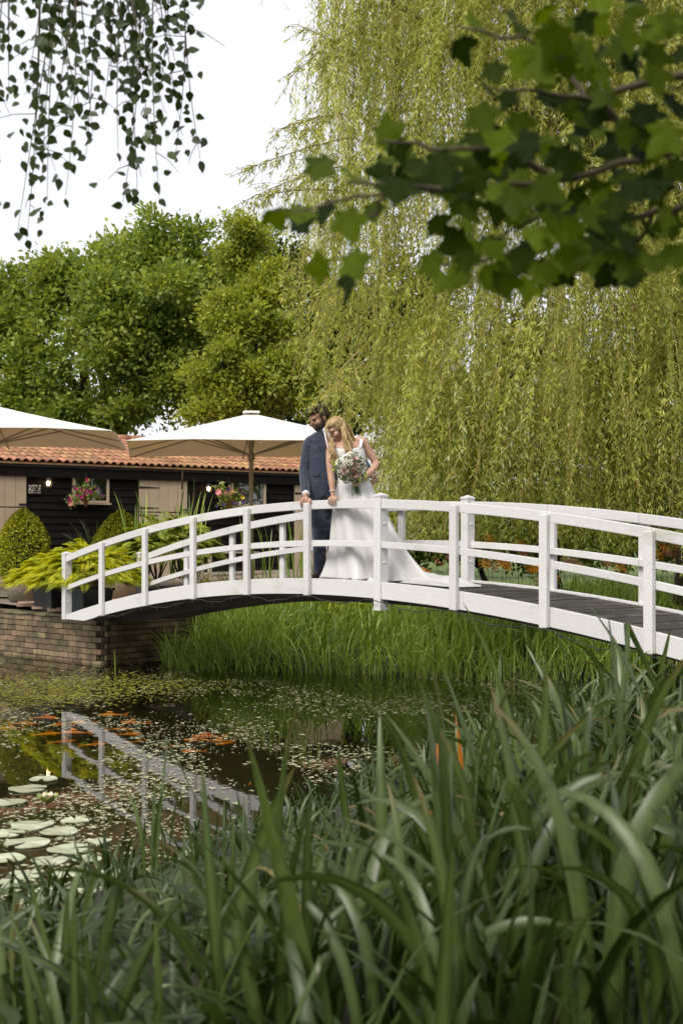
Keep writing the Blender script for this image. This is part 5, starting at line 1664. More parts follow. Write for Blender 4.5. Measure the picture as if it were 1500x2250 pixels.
# hand on the rail
wr_ = Mn(672, 1088, -.215)
pal = rail_at(671, .020, .026)
chain(skin, [wr_, wr_.lerp(pal, .5) + Vector((0, 0, .008)), pal], [.026, .030, .030])
for i, (px, ln) in enumerate(((660.5, .80), (665.5, 1.0), (671, 1.0), (676, .9))):
    k1 = rail_at(px + 1, -.006, .020); k2 = rail_at(px, -.030, -.012); k3 = rail_at(px + .5, -.028, -.045 * ln); k4 = rail_at(px + 2, -.016, -.080 * ln)
    chain(skin, [pal.lerp(k1, .45), k1, k2, k3, k4], [.014, .0125, .0110, .0098, .0082], 8)
t1, t2, t3 = rail_at(679, .018, .018), rail_at(682, -.012, .004), rail_at(681, -.016, -.042)
chain(skin, [pal, t1, t2, t3], [.018, .0135, .0115, .009], 8)
# hand round the bride's waist
hb = Mn(826, 1056, -.16)
chain(skin, [Mn(824, 1052, -.10), hb], [.026, .028], 8)
for i in range(4):
    a = hb + Vector((-.005, -.01, .012 - .016 * i)); chain(skin, [hb, a + Vector((-.03, -.045, -.01)), a + Vector((-.065, -.06, -.012))], [.014, .0105, .008], 8)
chain(skin, [hb, hb + Vector((-.02, -.03, .045))], [.014, .009], 8)
body = link('body', remeshed(skin, .0055, 3), M['skin_m'], groom)
head_eyes(body, hc, HRm, 1.02, M['eyedark'], M['hair_m'])
bd = MB()
def HB(mb, c, Rm, s, p, r_): mb.ball(c + Rm @ (Vector(p) * s), tuple(q * s for q in r_), 14, 10, Rm)
for p, r_ in (((0, .050, -.103), (.044, .040, .030)), ((.046, .030, -.078), (.018, .046, .034)), ((-.046, .030, -.078), (.018, .046, .034)), ((.064, .010, -.045), (.010, .026, .036)), ((-.064, .010, -.045), (.010, .026, .036)), ((.02, .094, -.056), (.018, .010, .006)), ((-.02, .094, -.056), (.018, .010, .006)), ((.03, .082, -.074), (.008, .012, .020)), ((-.03, .082, -.074), (.008, .012, .020)), ((0, .088, -.094), (.018, .010, .010))):
    HB(bd, hc, HRm, 1.02, p, r_)
link('beard', remeshed(bd, .005, 2), M['beard'], body)
MB().ball(hc + HRm @ Vector((0, .098, -.076)), (.018, .006, .004), 10, 6, HRm).build('lips', M['lip'], body, True)
hm = MB()
for p, r_ in (((0, -.005, .078), (.079, .098, .052)), ((0, -.065, .025), (.078, .056, .082)), ((.070, -.018, .028), (.016, .050, .045)), ((-.070, -.018, .028), (.016, .050, .045)), ((.0, .070, .092), (.062, .034, .030)), ((-.02, .040, .115), (.055, .055, .026)), ((0, -.085, -.03), (.055, .03, .05))):
    HB(hm, hc, HRm, 1.02, p, r_)
hme = remeshed(hm, .005, 2)
for v in hme.vertices:
    v.co += Vector((1, .3, .6)) * (.004 * mnoise.noise(v.co * 55)) + Vector((0, 0, .003 * mnoise.noise(v.co * 120)))
link('hair', hme, M['hair_m'], body)
# shirt, trousers, shoes
def torso(secs, n=32, e=2.3): return [ering(Mn(cx, py, d), hw / FPX * YM, dp, EX, EY, n, e) for cx, py, hw, dp, d in secs]
MB().rings(torso([(714, 1098, 30, .12, .02), (722, 1010, 36, .12, .02), (723, 970, 36, .11, .02), (714, 949, 15, .066, .01), (711, 940, 14, .064, .0)])).build('shirt', M['shirt'], groom, True)
tr = MB()
chain(tr, [Mn(715, 1088, .02), Mn(716, 1106, .02)], [.135, .125])
chain(tr, [Mn(704, 1108, .0), Mn(702, 1150, -.01), Mn(702, 1190, -.03), Mn(702, 1228, .0), U(702, foot_y(YM) - 8, YM + .0)], [.100, .088, .072, .068, .066])
chain(tr, [Mn(730, 1108, .05), Mn(732, 1150, .05), Mn(733, 1190, .03), Mn(734, 1228, .05), U(735, foot_y(YM + .06) - 8, YM + .06)], [.100, .088, .072, .068, .066])
tme2 = remeshed(tr, .010, 5)
for v in tme2.vertices: v.co += Vector((.5, -1, 0)) * (.010 * mnoise.noise(Vector((v.co.x * 14, v.co.y * 14, v.co.z * 26))))
link('trousers', tme2, M['suit'], groom)
for px, d in ((702, 0), (735, .06)):
    f0 = U(px, foot_y(YM + d), YM + d); f0.z = gzk
    sh = MB()
    chain(sh, [f0 + Vector((.02, .05, .040)), f0 + Vector((-.02, -.03, .035)), f0 + Vector((-.07, -.14, .028))], [.040, .044, .034])
    sm_ = remeshed(sh, .008, 3)
    for v in sm_.vertices: v.co.z = max(v.co.z, gzk + .002)
    link('shoe', sm_, M['shoe'], groom)
# jacket
jk = MB()
jk.rings(torso([(707, 1097, 30, .125, .0), (709, 1085, 34, .140, .01), (713, 1062, 36, .148, .01), (718, 1035, 39, .146, .01), (722, 1008, 44, .148, .01), (725, 985, 49, .142, .02), (726, 968, 49, .122, .02), (724, 957, 42, .098, .02), (718, 950, 27, .080, .02)], 32, 2.5))
chain(jk, [Mn(690, 967, .0), Mn(680, 974, -.0), Mn(674, 1000, -.01), Mn(669, 1032, -.03), Mn(669, 1058, -.10), Mn(672, 1081, -.185)], [.062, .064, .060, .055, .050, .046])
chain(jk, [Mn(762, 964, .05), Mn(776, 976, .07), Mn(790, 1000, .11), Mn(799, 1018, .12), Mn(816, 1042, .00)], [.062, .064, .058, .052, .046])
jme = remeshed(jk, .008, 3)
for v in jme.vertices:
    q = v.co
    v.co += Vector((.4, -.8, 0)) * (.007 * mnoise.noise(Vector((q.x * 11, q.y * 8, q.z * 17))) + .004 * mnoise.noise(Vector((q.x * 26, q.y * 20, q.z * 46))))
jacket = link('jacket', jme, M['suit'], groom)
project_patch('shirt_front', jacket, [(705, 943), (711, 950), (716, 975), (721, 1005), (725, 1022), (732, 1000), (730, 965), (719, 945)], M['shirt'], jacket, .003, .004)
project_patch('tie', jacket, [(716, 952), (721, 952), (724, 975), (727, 1005), (725, 1018), (721, 1000), (718, 972)], M['tie'], jacket, .008, .006)
project_patch('lapel', jacket, [(697, 944), (703, 942), (711, 955), (717, 980), (724, 1022), (712, 1004), (702, 984), (706, 975), (698, 972), (696, 956)], M['suitdark'], jacket, .007, .007)
project_patch('pocket_flap', jacket, [(689, 1041), (703, 1040), (703, 1047), (690, 1048)], M['suitdark'], jacket, .006, .005, 2)
project_patch('front_edge', jacket, [(723, 1022), (726, 1022), (725, 1050), (722, 1070), (712, 1090), (702, 1096), (702, 1093), (711, 1086), (719, 1068), (722, 1048)], M['suitdark'], jacket, .004, .005)
b_ = [v.co for v in project_patch('button', jacket, [(719, 1027), (721, 1025), (723, 1027), (721, 1029)], M['eyedark'], jacket, .006, .006, 1).data.vertices]
cl_ = MB()
cl_.tube([Mn(672, 1079, -.175), Mn(672, 1087, -.212)], [.040, .040], 16)
cl_.build('shirt_cuff', M['shirt'], groom, True)
collar = MB()
for sx in (-1, 1):
    a = hc + HRm @ Vector((sx * .055, -.03, -.135)); b = hc + HRm @ Vector((sx * .045, .045, -.150)); c_ = hc + HRm @ Vector((sx * .012, .075, -.175)); d_ = hc + HRm @ Vector((sx * .045, .055, -.205)); e_ = hc + HRm @ Vector((sx * .065, -.02, -.175))
    collar.add([a, b, c_, d_, e_], [(0, 1, 2, 3, 4)])
o = collar.build('collar', M['shirt'], groom); sm = o.modifiers.new('t', 'SOLIDIFY'); sm.thickness = .006

# ---------------- bride
YB = 13.62
def Br(px, py, d=0.0): return U(px, py, YB + d)
bc = Br(778, HOR, 0); bzk = zdeck(k_of(bc))
bride = empty('person', (bc.x, bc.y, bzk), 'smiling blond woman in a white satin wedding dress holding a bouquet', 'person')
fc = Br(739.5, 942, -.03); FRm = head_frame((-.78, -.48, -.60), Vector((.02, .0, 1)))
FS = .95
sk = MB()
head_parts(sk, fc, FRm, FS, True)
chain(sk, [fc + FRm @ Vector((0, -.03, -.06)), Br(752, 966, .0), Br(762, 984, .02)], [.046, .045, .055])
sk.rings([ering(Br(cx, py, d), hw / FPX * YB, dp, EX, EY, 28, 2.2) for cx, py, hw, dp, d in ((757, 968, 12, .05, .01), (762, 973, 27, .066, .01), (763, 981, 34, .088, .0), (763, 992, 34, .102, .0), (766, 1010, 33, .105, .0), (775, 1045, 27, .075, .02), (778, 1090, 30, .085, .03))])
chain(sk, [Br(735, 980, -.03), Br(727, 988, -.05), Br(725, 1012, -.08), Br(726, 1036, -.10), Br(729, 1062, -.13), Br(731, 1083, -.15)], [.040, .046, .042, .036, .033, .024])
chain(sk, [Br(788, 968, .03), Br(799, 972, .03), Br(812, 996, .05), Br(826, 1019, .05), Br(812, 1038, -.05), Br(793, 1055, -.19)], [.042, .047, .044, .038, .034, .024])
# legs under the dress
chain(sk, [Br(772, 1100, .06), Br(772, 1180, .08), Br(772, 1262, .1)], [.07, .055, .035]); chain(sk, [Br(788, 1100, .06), Br(790, 1180, .08), Br(790, 1262, .1)], [.07, .055, .035])
# hand on the rail
wr_ = Br(731, 1083, -.15); pal = rail_at(731.5, .016, .022)
chain(sk, [wr_, wr_.lerp(pal, .55), pal], [.022, .025, .024])
for px, ln in ((720.5, .75), (725, .95), (729.5, 1.0), (734, .9)):
    k1 = rail_at(px + 3, -.002, .018); k2 = rail_at(px + 1.5, -.026, -.006); k3 = rail_at(px + 1.5, -.024, -.034 * ln); k4 = rail_at(px + 3, -.014, -.064 * ln)
    chain(sk, [pal.lerp(k1, .45), k1, k2, k3, k4], [.012, .0108, .0094, .0084, .0070], 8)
chain(sk, [pal, rail_at(738, .016, .018), rail_at(742, .0, .012), rail_at(744, -.006, -.004)], [.015, .0115, .0098, .0075], 8)
# hand round the stems
bq = Br(771, 1030, -.27)                                  # bouquet centre
grip = Br(780, 1060, -.25)
wr2 = Br(793, 1055, -.19)
chain(sk, [wr2, wr2.lerp(grip, .6) + Vector((0, -.01, 0))], [.022, .025])
axis = (Br(786, 1089, -.23) - bq).normalized()
for i in range(4):
    b0 = grip + Vector((.030, -.012, .020)) + axis * (.018 * i)
    chain(sk, [wr2.lerp(grip, .7), b0 + Vector((-.005, -.022, 0)), b0 + Vector((-.042, -.030, .002)), b0 + Vector((-.066, -.006, -.004))], [.013, .0108, .0095, .0078], 8)
chain(sk, [wr2.lerp(grip, .6), grip + Vector((.01, -.035, .035)), grip + Vector((-.025, -.035, .05))], [.014, .0115, .009], 8)
fbody = link('body', remeshed(sk, .0055, 3), M['skin_f'], bride)
M['browf'] = mat('light_brow', (.20, .11, .05), rough=.7)
head_eyes(fbody, fc, FRm, FS, M['eyedark'], M['browf'], True)
MB().tube([fc + FRm @ (Vector(p) * FS) for p in ((-.028, .080, -.064), (-.012, .096, -.073), (0, .099, -.075), (.012, .096, -.073), (.028, .080, -.064))], [.002, .0045, .005, .0045, .002], 8).build('lips', M['lip'], fbody, True)
MB().tube([fc + FRm @ (Vector(p) * FS) for p in ((-.022, .088, -.067), (0, .1035, -.073), (.022, .088, -.067))], [.0015, .003, .0015], 8).build('teeth', M['shirt'], fbody, True)
# dress
dr = []
nD = 128
def folds(t, s, ph):
    return s * (.55 * math.sin(8 * t + ph) + .34 * math.sin(13 * t - 1.2 * ph + 1) + .22 * math.sin(4 * t + 2.2 + ph) + .12 * math.sin(19 * t + ph))
bod = [(764, 983, 33, .092, 0), (763, 988, 36.5, .106, 0), (764, 997, 37.5, .116, 0), (766, 1010, 37, .116, 0), (771, 1028, 34, .100, 0), (775, 1044, 32, .093, 0), (777, 1054, 35, .105, 0)]
for cx, py, hw, dp, d in bod:
    c = Br(cx, py, d)
    dr.append(ering(c, hw / FPX * YB, dp, EX, EY, nD, 2.15, -BTH))
# neckline dips in front
for j, v in enumerate(dr[0]):
    t = 2 * math.pi * j / nD - BTH
    f = max(0, -math.sin(t)); v.z -= .030 * f ** 2 * (1 - .5 * abs(math.cos(t)))
    v.z += .014 * math.exp(-((math.cos(t) - .62) ** 2 + (math.sin(t) + .6) ** 2) / .06)
skirt = [(778, 1072, .205, .155, .020), (779, 1092, .250, .185, .035), (780, 1120, .300, .215, .05), (782, 1150, .350, .240, .06), (786, 1185, .410, .270, .07), (791, 1220, .480, .300, .085), (797, 1248, .55, .33, .10), (801, 1266, .60, .355, .11), (803, 1276, .625, .365, .115)]
for i, (cx, py, a, b, s) in enumerate(skirt):
    c = Br(cx, py, -.04 - .02 * i / 8)
    rg = []
    for j in range(nD):
        t = 2 * math.pi * j / nD
        f = 1 + folds(t, s * 2.1, .10 * i)
        rr_ = 1.0 + (.14 * max(0, math.cos(t)) ** 3 * (i / 8) ** 2)
        p = c + BD * (a * f * rr_ * math.cos(t)) + BN * (.115 * min(1, i / 5) + (1 - .08 * min(1, i / 5)) * b * f * math.sin(t))
        of = (p - B0).dot(BN)
        lim = .062 if i < 7 else .0 if i == 7 else -.03
        if of < lim: p += BN * (lim - of)
        rg.append(p)
    if i >= 7:
        for p in rg:
            of = (p - B0).dot(BN)
            if of < .07:
                p.z = zbeam(k_of(p)) + (.035 if i == 7 else -.035 + .02 * mnoise.noise(p * 9)); continue
            p.z = max(zdeck(k_of(p)) + .004 + (.030 if i == 7 else .0) + .02 * (1 + mnoise.noise(p * 7)), p.z if i == 7 else 0)
    dr.append(rg)
dm = MB().rings(dr, cap=False)
dress = dm.build('dress', M['satin'], bride, True)
ss = dress.modifiers.new('sub', 'SUBSURF'); ss.levels = 1; ss.render_levels = 1
sl = dress.modifiers.new('thick', 'SOLIDIFY'); sl.thickness = .004; sl.offset = -1
# train along the deck
tb = []
c0 = Br(820, 1262, -.08)
for i in range(26):
    u = i / 25
    kk = k_of(c0) + (1.18 * u) / BS
    offc = .62 - .05 * u
    w = (.26 * (1 - u) ** .6 + .17) * (1 if u < .96 else .8)
    rg = []
    for j in range(41):
        v = j / 40
        o_ = offc + (v - .5) * 2 * w * (1 + .06 * math.sin(9 * u + 5 * v))
        o_ = min(max(o_, .09), BW - .09)
        z = zdeck(kk) + .008 + max(0, (1 - u) ** 3 * .12 * math.sin(math.pi * v) ** .8) + (.030 + .028 * u) * abs(math.sin(9 * v + 2.6 * u + 1.2 * math.sin(5 * u))) * (math.sin(math.pi * v) ** .5 if 0 < v < 1 else 0) + .018 * (1 + mnoise.noise(Vector((u * 8, v * 5, 2)))) * math.sin(math.pi * min(max(v, 0), 1))
        fin = min(1, (1 - u) * 5)
        z = (zdeck(kk) + .007) * (1 - fin) + z * fin
        rg.append(bp(kk, o_, z))
    tb.append(rg)
tv_ = [v for r_ in tb for v in r_]
tf_ = [(i * 41 + j, i * 41 + j + 1, (i + 1) * 41 + j + 1, (i + 1) * 41 + j) for i in range(25) for j in range(40)]
trn = link('train', mesh_from(tv_, tf_, True), M['satin'], dress)
sl = trn.modifiers.new('thick', 'SOLIDIFY'); sl.thickness = .004
# straps
for pts in ([(791, 986, -.085), (793, 972, -.06), (795, 961, .0), (796, 966, .08)], [(735, 988, -.085), (735, 978, -.065), (738, 974, .0)]):
    P_ = [Br(*p) for p in pts]
    mbs = MB()
    rs = []
    for i, p in enumerate(P_):
        rs.append([p + Vector((-.019, 0, 0)), p + Vector((.019, .006, 0)), p + Vector((.019, .012, .007)), p + Vector((-.019, .006, .007))])
    mbs.rings(rs)
    o = mbs.build('strap', M['satin'], dress, True); o.modifiers.new('s', 'SUBSURF').render_levels = 2
# hair: cap, braid and loose waves
hb_ = MB()
for p, r_ in (((0, -.005, .072), (.080, .098, .056)), ((0, -.062, .015), (.082, .062, .095)), ((.066, -.020, .010), (.020, .055, .070)), ((-.070, -.012, .020), (.018, .050, .060)), ((0, -.08, -.06), (.065, .04, .07))):
    HB(hb_, fc, FRm, FS, p, r_)
hmesh = remeshed(hb_, .006, 3)
at = hmesh.attributes.new('var', 'FLOAT', 'POINT')
hv = []
for v in hmesh.vertices:
    q = FRm.transposed() @ (v.co - fc)
    ang = math.atan2(q.y, q.z)
    v.co += (v.co - fc).normalized() * (.004 * math.sin(70 * q.x + 8 * math.sin(9 * ang)))
    hv.append(.15 + .35 * mnoise.noise(Vector((q.x * 60, ang * 4, 0))))
at.data.foreach_set('value', hv)
hair = link('hair', hmesh, M['blond'], fbody)
lk = []
def lock(pts, r0, seed, wave=.010):
    r_ = random.Random(seed)
    P_ = []
    m = len(pts)
    for i in range(m - 1):
        p0, p1, p2, p3 = pts[max(i - 1, 0)], pts[i], pts[i + 1], pts[min(i + 2, m - 1)]
        for u in np.linspace(0, 1, 7)[:-1]:
            u = float(u)
            P_.append(.5 * ((2 * p1) + (p2 - p0) * u + (2 * p0 - 5 * p1 + 4 * p2 - p3) * u * u + (3 * p1 - p0 - 3 * p2 + p3) * u ** 3))
    P_.append(pts[-1])
    n = len(P_); ph = r_.uniform(0, 6)
    for i, p in enumerate(P_):
        u = i / (n - 1)
        p += Vector((math.sin(u * 14 + ph), .6 * math.cos(u * 14 + ph), 0)) * wave * u
    mb = MB().tube(P_, [r0 * (1 - .75 * (i / (n - 1)) ** 2) for i in range(n)], 6)
    return mb, r_.random()
locks = MB(); lv = []
def add_locks(base, n, jit, r0, seed, wave=.010):
    rr_ = random.Random(seed)
    for i in range(n):
        o1 = Vector((rr_.gauss(0, jit), rr_.gauss(0, jit), rr_.gauss(0, jit * .5)))
        o2 = o1 + Vector((rr_.gauss(0, jit), rr_.gauss(0, jit * .5), rr_.gauss(0, jit * 1.5)))
        pts = [Br(*p) + o1.lerp(o2, k / (len(base) - 1)) * (.5 + .5 * k / (len(base) - 1)) for k, p in enumerate(base)]
        mb, t = lock(pts, r0 * rr_.uniform(.7, 1.2), rr_.random(), wave)
        b = len(locks.v); locks.add(mb.v, mb.f); lv.extend([t * .6] * (len(locks.v) - b))
add_locks([(716, 934, -.12), (716, 952, -.13), (722, 972, -.12)], 7, .006, .008, 1, .004)
add_locks([(726, 962, -.08), (729, 980, -.13), (733, 1000, -.14), (738, 1014, -.14)], 26, .012, .0065, 2, .020)
add_locks([(752, 938, -.12), (757, 960, -.14), (764, 980, -.14), (766, 994, -.15), (762, 1000, -.16)], 30, .013, .0065, 3, .020)
add_locks([(758, 936, .0), (765, 958, -.02), (770, 975, -.05), (768, 988, -.08)], 28, .012, .007, 4, .018)
add_locks([(762, 932, .03), (769, 950, .05), (772, 968, .07), (768, 990, .09)], 26, .013, .008, 5, .010)
add_locks([(752, 925, -.06), (757, 945, -.09), (762, 965, -.10), (768, 980, -.11)], 20, .012, .0065, 6, .008)
lm_ = locks.mesh(True)
at = lm_.attributes.new('var', 'FLOAT', 'POINT'); at.data.foreach_set('value', lv)
link('hair_waves', lm_, M['blond'], hair)
# plait round the head and a sprig of hair pins
braid = MB(); bv = []
for i in range(26):
    u = i / 25
    p = fc + FRm @ (Vector((.073 + .012 * math.sin(u * 3), .07 - .16 * u, .055 - .03 * u)) * FS)
    s_ = .011
    b = len(braid.v)
    braid.ball(p + Vector((0, 0, .008 * (1 if i % 2 else -1))), (s_ * 1.3, s_, s_ * .8), 8, 6, Matrix.Rotation(.7 * (1 if i % 2 else -1), 3, 'Y'))
    bv += [.1 + .4 * (i % 2)] * (len(braid.v) - b)
bm_ = braid.mesh(True); at = bm_.attributes.new('var', 'FLOAT', 'POINT'); at.data.foreach_set('value', bv)
link('plait', bm_, M['blond'], hair)
M['pearl'] = mat('pearl', (.75, .73, .70), rough=.25)
for i in range(7):
    u = i / 6
    MB().ball(fc + FRm @ (Vector((.088 + .004 * math.sin(u * 3), .02 - .09 * u, .052 - .022 * u + .006 * (i % 2))) * FS), .006, 8, 6).build('hair_pin', M['pearl'], hair, True)
MB().ball(fc + FRm @ (Vector((.085, -.004, -.052)) * FS), .006, 8, 6).build('earring', M['pearl'], fbody, True)
# bracelet
w0 = Br(730.5, 1079, -.148); ax_ = (Br(731, 1083, -.15) - Br(729, 1062, -.13)).normalized()
bx_ = ax_.cross(EY).normalized(); by_ = ax_.cross(bx_)
MB().tube([w0 + (bx_ * math.cos(a) + by_ * math.sin(a)) * .029 for a in [2 * math.pi * i / 20 for i in range(21)]], .0045, 6, False).build('bracelet', M['pearl'], fbody, True)

# ---------------- bouquet
bouq = empty('bouquet', Br(786, 1089, -.23), 'round bridal bouquet of pink and cream roses with green leaves', 'bouquet')
M['stem'] = mat('stem', (.06, .11, .025), (.04, .08, .02), rough=.5, scale=30)
for i in range(16):
    a = 2 * math.pi * i / 16 + random.uniform(-.2, .2); q = .008 + .014 * (i % 3)
    perp = Vector((math.cos(a), math.sin(a), 0))
    st0 = bq + axis * .08 + perp * .05; st1 = grip + perp * q * .8; st2 = Br(786, 1089, -.23) + perp * q * 1.5 + axis * random.uniform(-.015, .012)
    MB().tube([st0, st1, st2], .0042, 5).build('stem', M['stem'], bouq)
def rose_mesh(colr):
    V, Fc = [], []
    for ring, (n, r0, r1, h0, h1) in enumerate(((3, .006, .012, .012, .040), (5, .012, .024, .006, .038), (6, .020, .038, .0, .030), (7, .026, .048, -.004, .016))):
        for i in range(n):
            a = 2 * math.pi * i / n + ring * .7; w = math.pi / n * 1.25
            b = len(V)
            for (rr_, hh, ws) in ((r0 * .4, h0 - .01, .5), ((r0 + r1) / 2, (h0 + h1) / 2, 1.0), (r1 * .96, h1 * .96, .9), (r1 * 1.12, h1, .55)):
                for s_ in (-1, 0, 1):
                    V.append((rr_ * math.cos(a + s_ * w * ws), rr_ * math.sin(a + s_ * w * ws), hh - .002 * abs(s_)))
            for r_ in range(3):
                for c in range(2):
                    Fc.append((b + r_ * 3 + c, b + r_ * 3 + c + 1, b + r_ * 3 + c + 4, b + r_ * 3 + c + 3))
    me = mesh_from(V, Fc, True); me.materials.append(FM[colr]); return me
FM['rosepink'] = mat('rose_pink', (.62, .36, .33), (.52, .27, .25), rough=.6, scale=30)
FM['rosecream'] = mat('rose_cream', (.80, .76, .62), (.76, .74, .66), rough=.6, scale=30)
roses = {'rosepink': rose_mesh('rosepink'), 'rosecream': rose_mesh('rosecream')}
def on_ball(px, py, R_=.142):
    x = (px - 771) / FPX * bq.y; z = (1030 - py) / FPX * bq.y
    y = -math.sqrt(max(0, R_ ** 2 - x * x - z * z)) * .75
    return bq + Vector((x, y, z)), Vector((x, y, z)).normalized()
for px, py, cn, s_ in ((777, 1041, 'rosepink', 1.15), (759, 1034, 'rosepink', 1.0), (780, 1026, 'rosepink', .9), (779, 1013, 'rosepink', .8), (748, 1020, 'rosecream', 1.1), (762, 1010, 'rosecream', 1.1), (764, 1018, 'rosecream', 1.1), (750, 1031, 'rosecream', .9), (791, 1034, 'rosecream', .9), (770, 1002, 'rosecream', .9), (768, 1045, 'rosecream', .8), (793, 1020, 'rosecream', .7)):
    p, nr = on_ball(px, py)
    o = link('rose', roses[cn], None, bouq)
    o.matrix_basis = Matrix.Translation(p) @ nr.to_track_quat('Z', 'Y').to_matrix().to_4x4() @ Matrix.Scale(s_ * 1.02, 4)
n = 620
a = rng.uniform(0, 2 * math.pi, n); q = rng.random(n) ** .5
dirs = unit(np.stack([np.cos(a) * q, -np.sqrt(np.maximum(0, 1 - q * q)) * .8 + .1 * rng.normal(size=n), np.sin(a) * q * .95], 1))
P = np.array(bq[:]) + dirs * (.110 + .04 * rng.random(n))[:, None]
D = unit(dirs * .6 + rng.normal(size=(n, 3)) * .7); L = rng.uniform(.022, .055, n)
V, F, A = leaf_cards(P, D, unit(dirs + rng.normal(size=(n, 3)) * .5), L, L * .5, rng.random(n), fold=.15)
link('leaves', np_mesh(V, F, A), leafmat('bouquet_leaf', (.055, .085, .03), (.19, .22, .11), trans=.2, rough=.5), bouq)['kind'] = 'stuff'
n = 260
a = rng.uniform(0, 2 * math.pi, n); q = rng.random(n) ** .5
dirs = unit(np.stack([np.cos(a) * q, -np.sqrt(np.maximum(0, 1 - q * q)) * .8, np.sin(a) * q * .95], 1))
P = np.array(bq[:]) + dirs * (.140 + .03 * rng.random(n))[:, None]
V, F, A = leaf_cards(P, unit(rng.normal(size=(n, 3))), dirs, np.full(n, .013), np.full(n, .013), rng.random(n), fold=.1, wide=.5)
link('filler_blossoms', np_mesh(V, F, A), leafmat('filler_blossom', (.55, .55, .42), (.75, .72, .62), trans=.2), bouq)['kind'] = 'stuff'
for px, py, ang in ((796, 1043, -.4), (800, 1049, -.9), (745, 1062, 2.4), (757, 1056, 2.2), (788, 1049, -1.2), (741, 1024, 2.8), (736, 1017, 2.6), (738, 1032, 3.2)):
    p, nr = on_ball(px, py, .17)
    ln = .055
    d = Vector((math.cos(ang), -.2, math.sin(ang)))
    V, F, A = leaf_cards(np.array([p[:]]), np.array([d[:]]), np.array([(nr + Vector((0, -.4, .3)))[:]]), np.array([ln]), np.array([ln * .75]), np.array([.6]), fold=.1, wide=.5)
    link('leaf', np_mesh(V, F, A), LM['oak'], bouq)
# ------------------------------------------------------------------ overhanging branches close to the camera
def lobed_leaf(seed):
    """five lobed sycamore leaf, about 1 unit long, folded a little along the veins"""
    r_ = random.Random(seed)
    lobes = [(-2.2, .50), (-1.15, .80), (0, 1.0), (1.15, .80), (2.2, .50)]
    out = []
    for i, (a, L) in enumerate(lobes):
        L *= r_.uniform(.92, 1.06)
        for da, q in ((-.36, .66), (-.22, .80), (-.10, .86), (0, 1.0), (.10, .86), (.22, .80), (.36, .66)):
            out.append((a + da, L * q))
        if i < 4: out.append((a + .57, .58))
    V = [(0, 0, 0)]
    for a, q in out:
        V.append((q * math.sin(a) * .62, q * math.cos(a) * .62 + .12, -.10 * q * q + .05 * math.cos(a * 5.3)))
    n = len(out)
    V.append((0, -.02, 0))
    Fc = [(0, i + 1, i) for i in range(1, n)] + [(0, 1, n + 1), (0, n + 1, n)]
    Fc = [tuple(reversed(f)) for f in Fc]
    b = len(V)
    V += [(-.008, 0, .002), (.008, 0, .002), (.006, -.45, -.04), (-.006, -.45, -.04)]
    Fc.append((b, b + 1, b + 2, b + 3))
    me = mesh_from(V, Fc, True); me.materials.append(LM['syc']); return me
sycl = [lobed_leaf(i) for i in range(5)]
TS = Vector((2.7, 2.1, gz(2.7, 2.1)))
syc = empty('sycamore_tree', TS, 'dark sycamore branches with big lobed leaves overhanging in the near foreground', 'tree')
mb = MB()
mb.tube([TS - Vector((0, 0, .2)), TS + Vector((.05, 0, 1.5)), TS + Vector((.1, .1, 3.2)), TS + Vector((.15, .15, 5.0))], [.24, .19, .16, .10], 12)
mb.build('trunk', M['bark'], syc, True)
Ys = 2.75
bran = [([(2300, -700, .1), (1560, 165, 0), (1400, 185, 0), (1290, 215, .05), (1190, 95, .1), (1010, 60, .1)], .012),
        ([(2300, -300, .1), (1560, 330, .1), (1400, 345, .1), (1220, 400, .0), (1000, 415, -.1), (760, 400, -.15)], .012),
        ([(2300, -100, .2), (1560, 440, .2), (1440, 465, .2), (1300, 500, .2), (1150, 560, .2), (960, 580, .2)], .011),
        ([(1300, 215, .05), (1400, 310, .1), (1500, 360, .1)], .008),
        ([(1220, 400, 0), (1120, 325, -.1), (980, 330, -.15), (840, 310, -.2)], .009),
        ([(1000, 415, -.1), (860, 420, -.15), (700, 455, -.15), (600, 465, -.1)], .006),
        ([(1440, 465, .2), (1380, 560, .25), (1330, 580, .25)], .006),
        ([(1290, 215, .05), (1180, 205, 0), (1060, 190, 0)], .006),
        ([(1220, 400, .0), (1170, 480, .15), (1060, 540, .15)], .006),
        ([(860, 420, -.15), (790, 500, -.1), (765, 560, -.1)], .004)]
bpts = []
for pl, r_ in bran:
    pts = [U(x, y, Ys + d) for x, y, d in pl]
    fine = []
    for i in range(len(pts) - 1):
        for u in np.linspace(0, 1, 5)[:-1]: fine.append(pts[i].lerp(pts[i + 1], float(u)) + Vector((random.gauss(0, .004), 0, random.gauss(0, .004))))
    fine.append(pts[-1])
    rr = [r_ * (1 - .75 * i / (len(fine) - 1)) for i in range(len(fine))]
    MB().tube(fine, rr, 7).build('branch', M['twig'], syc, True)
    bpts += fine
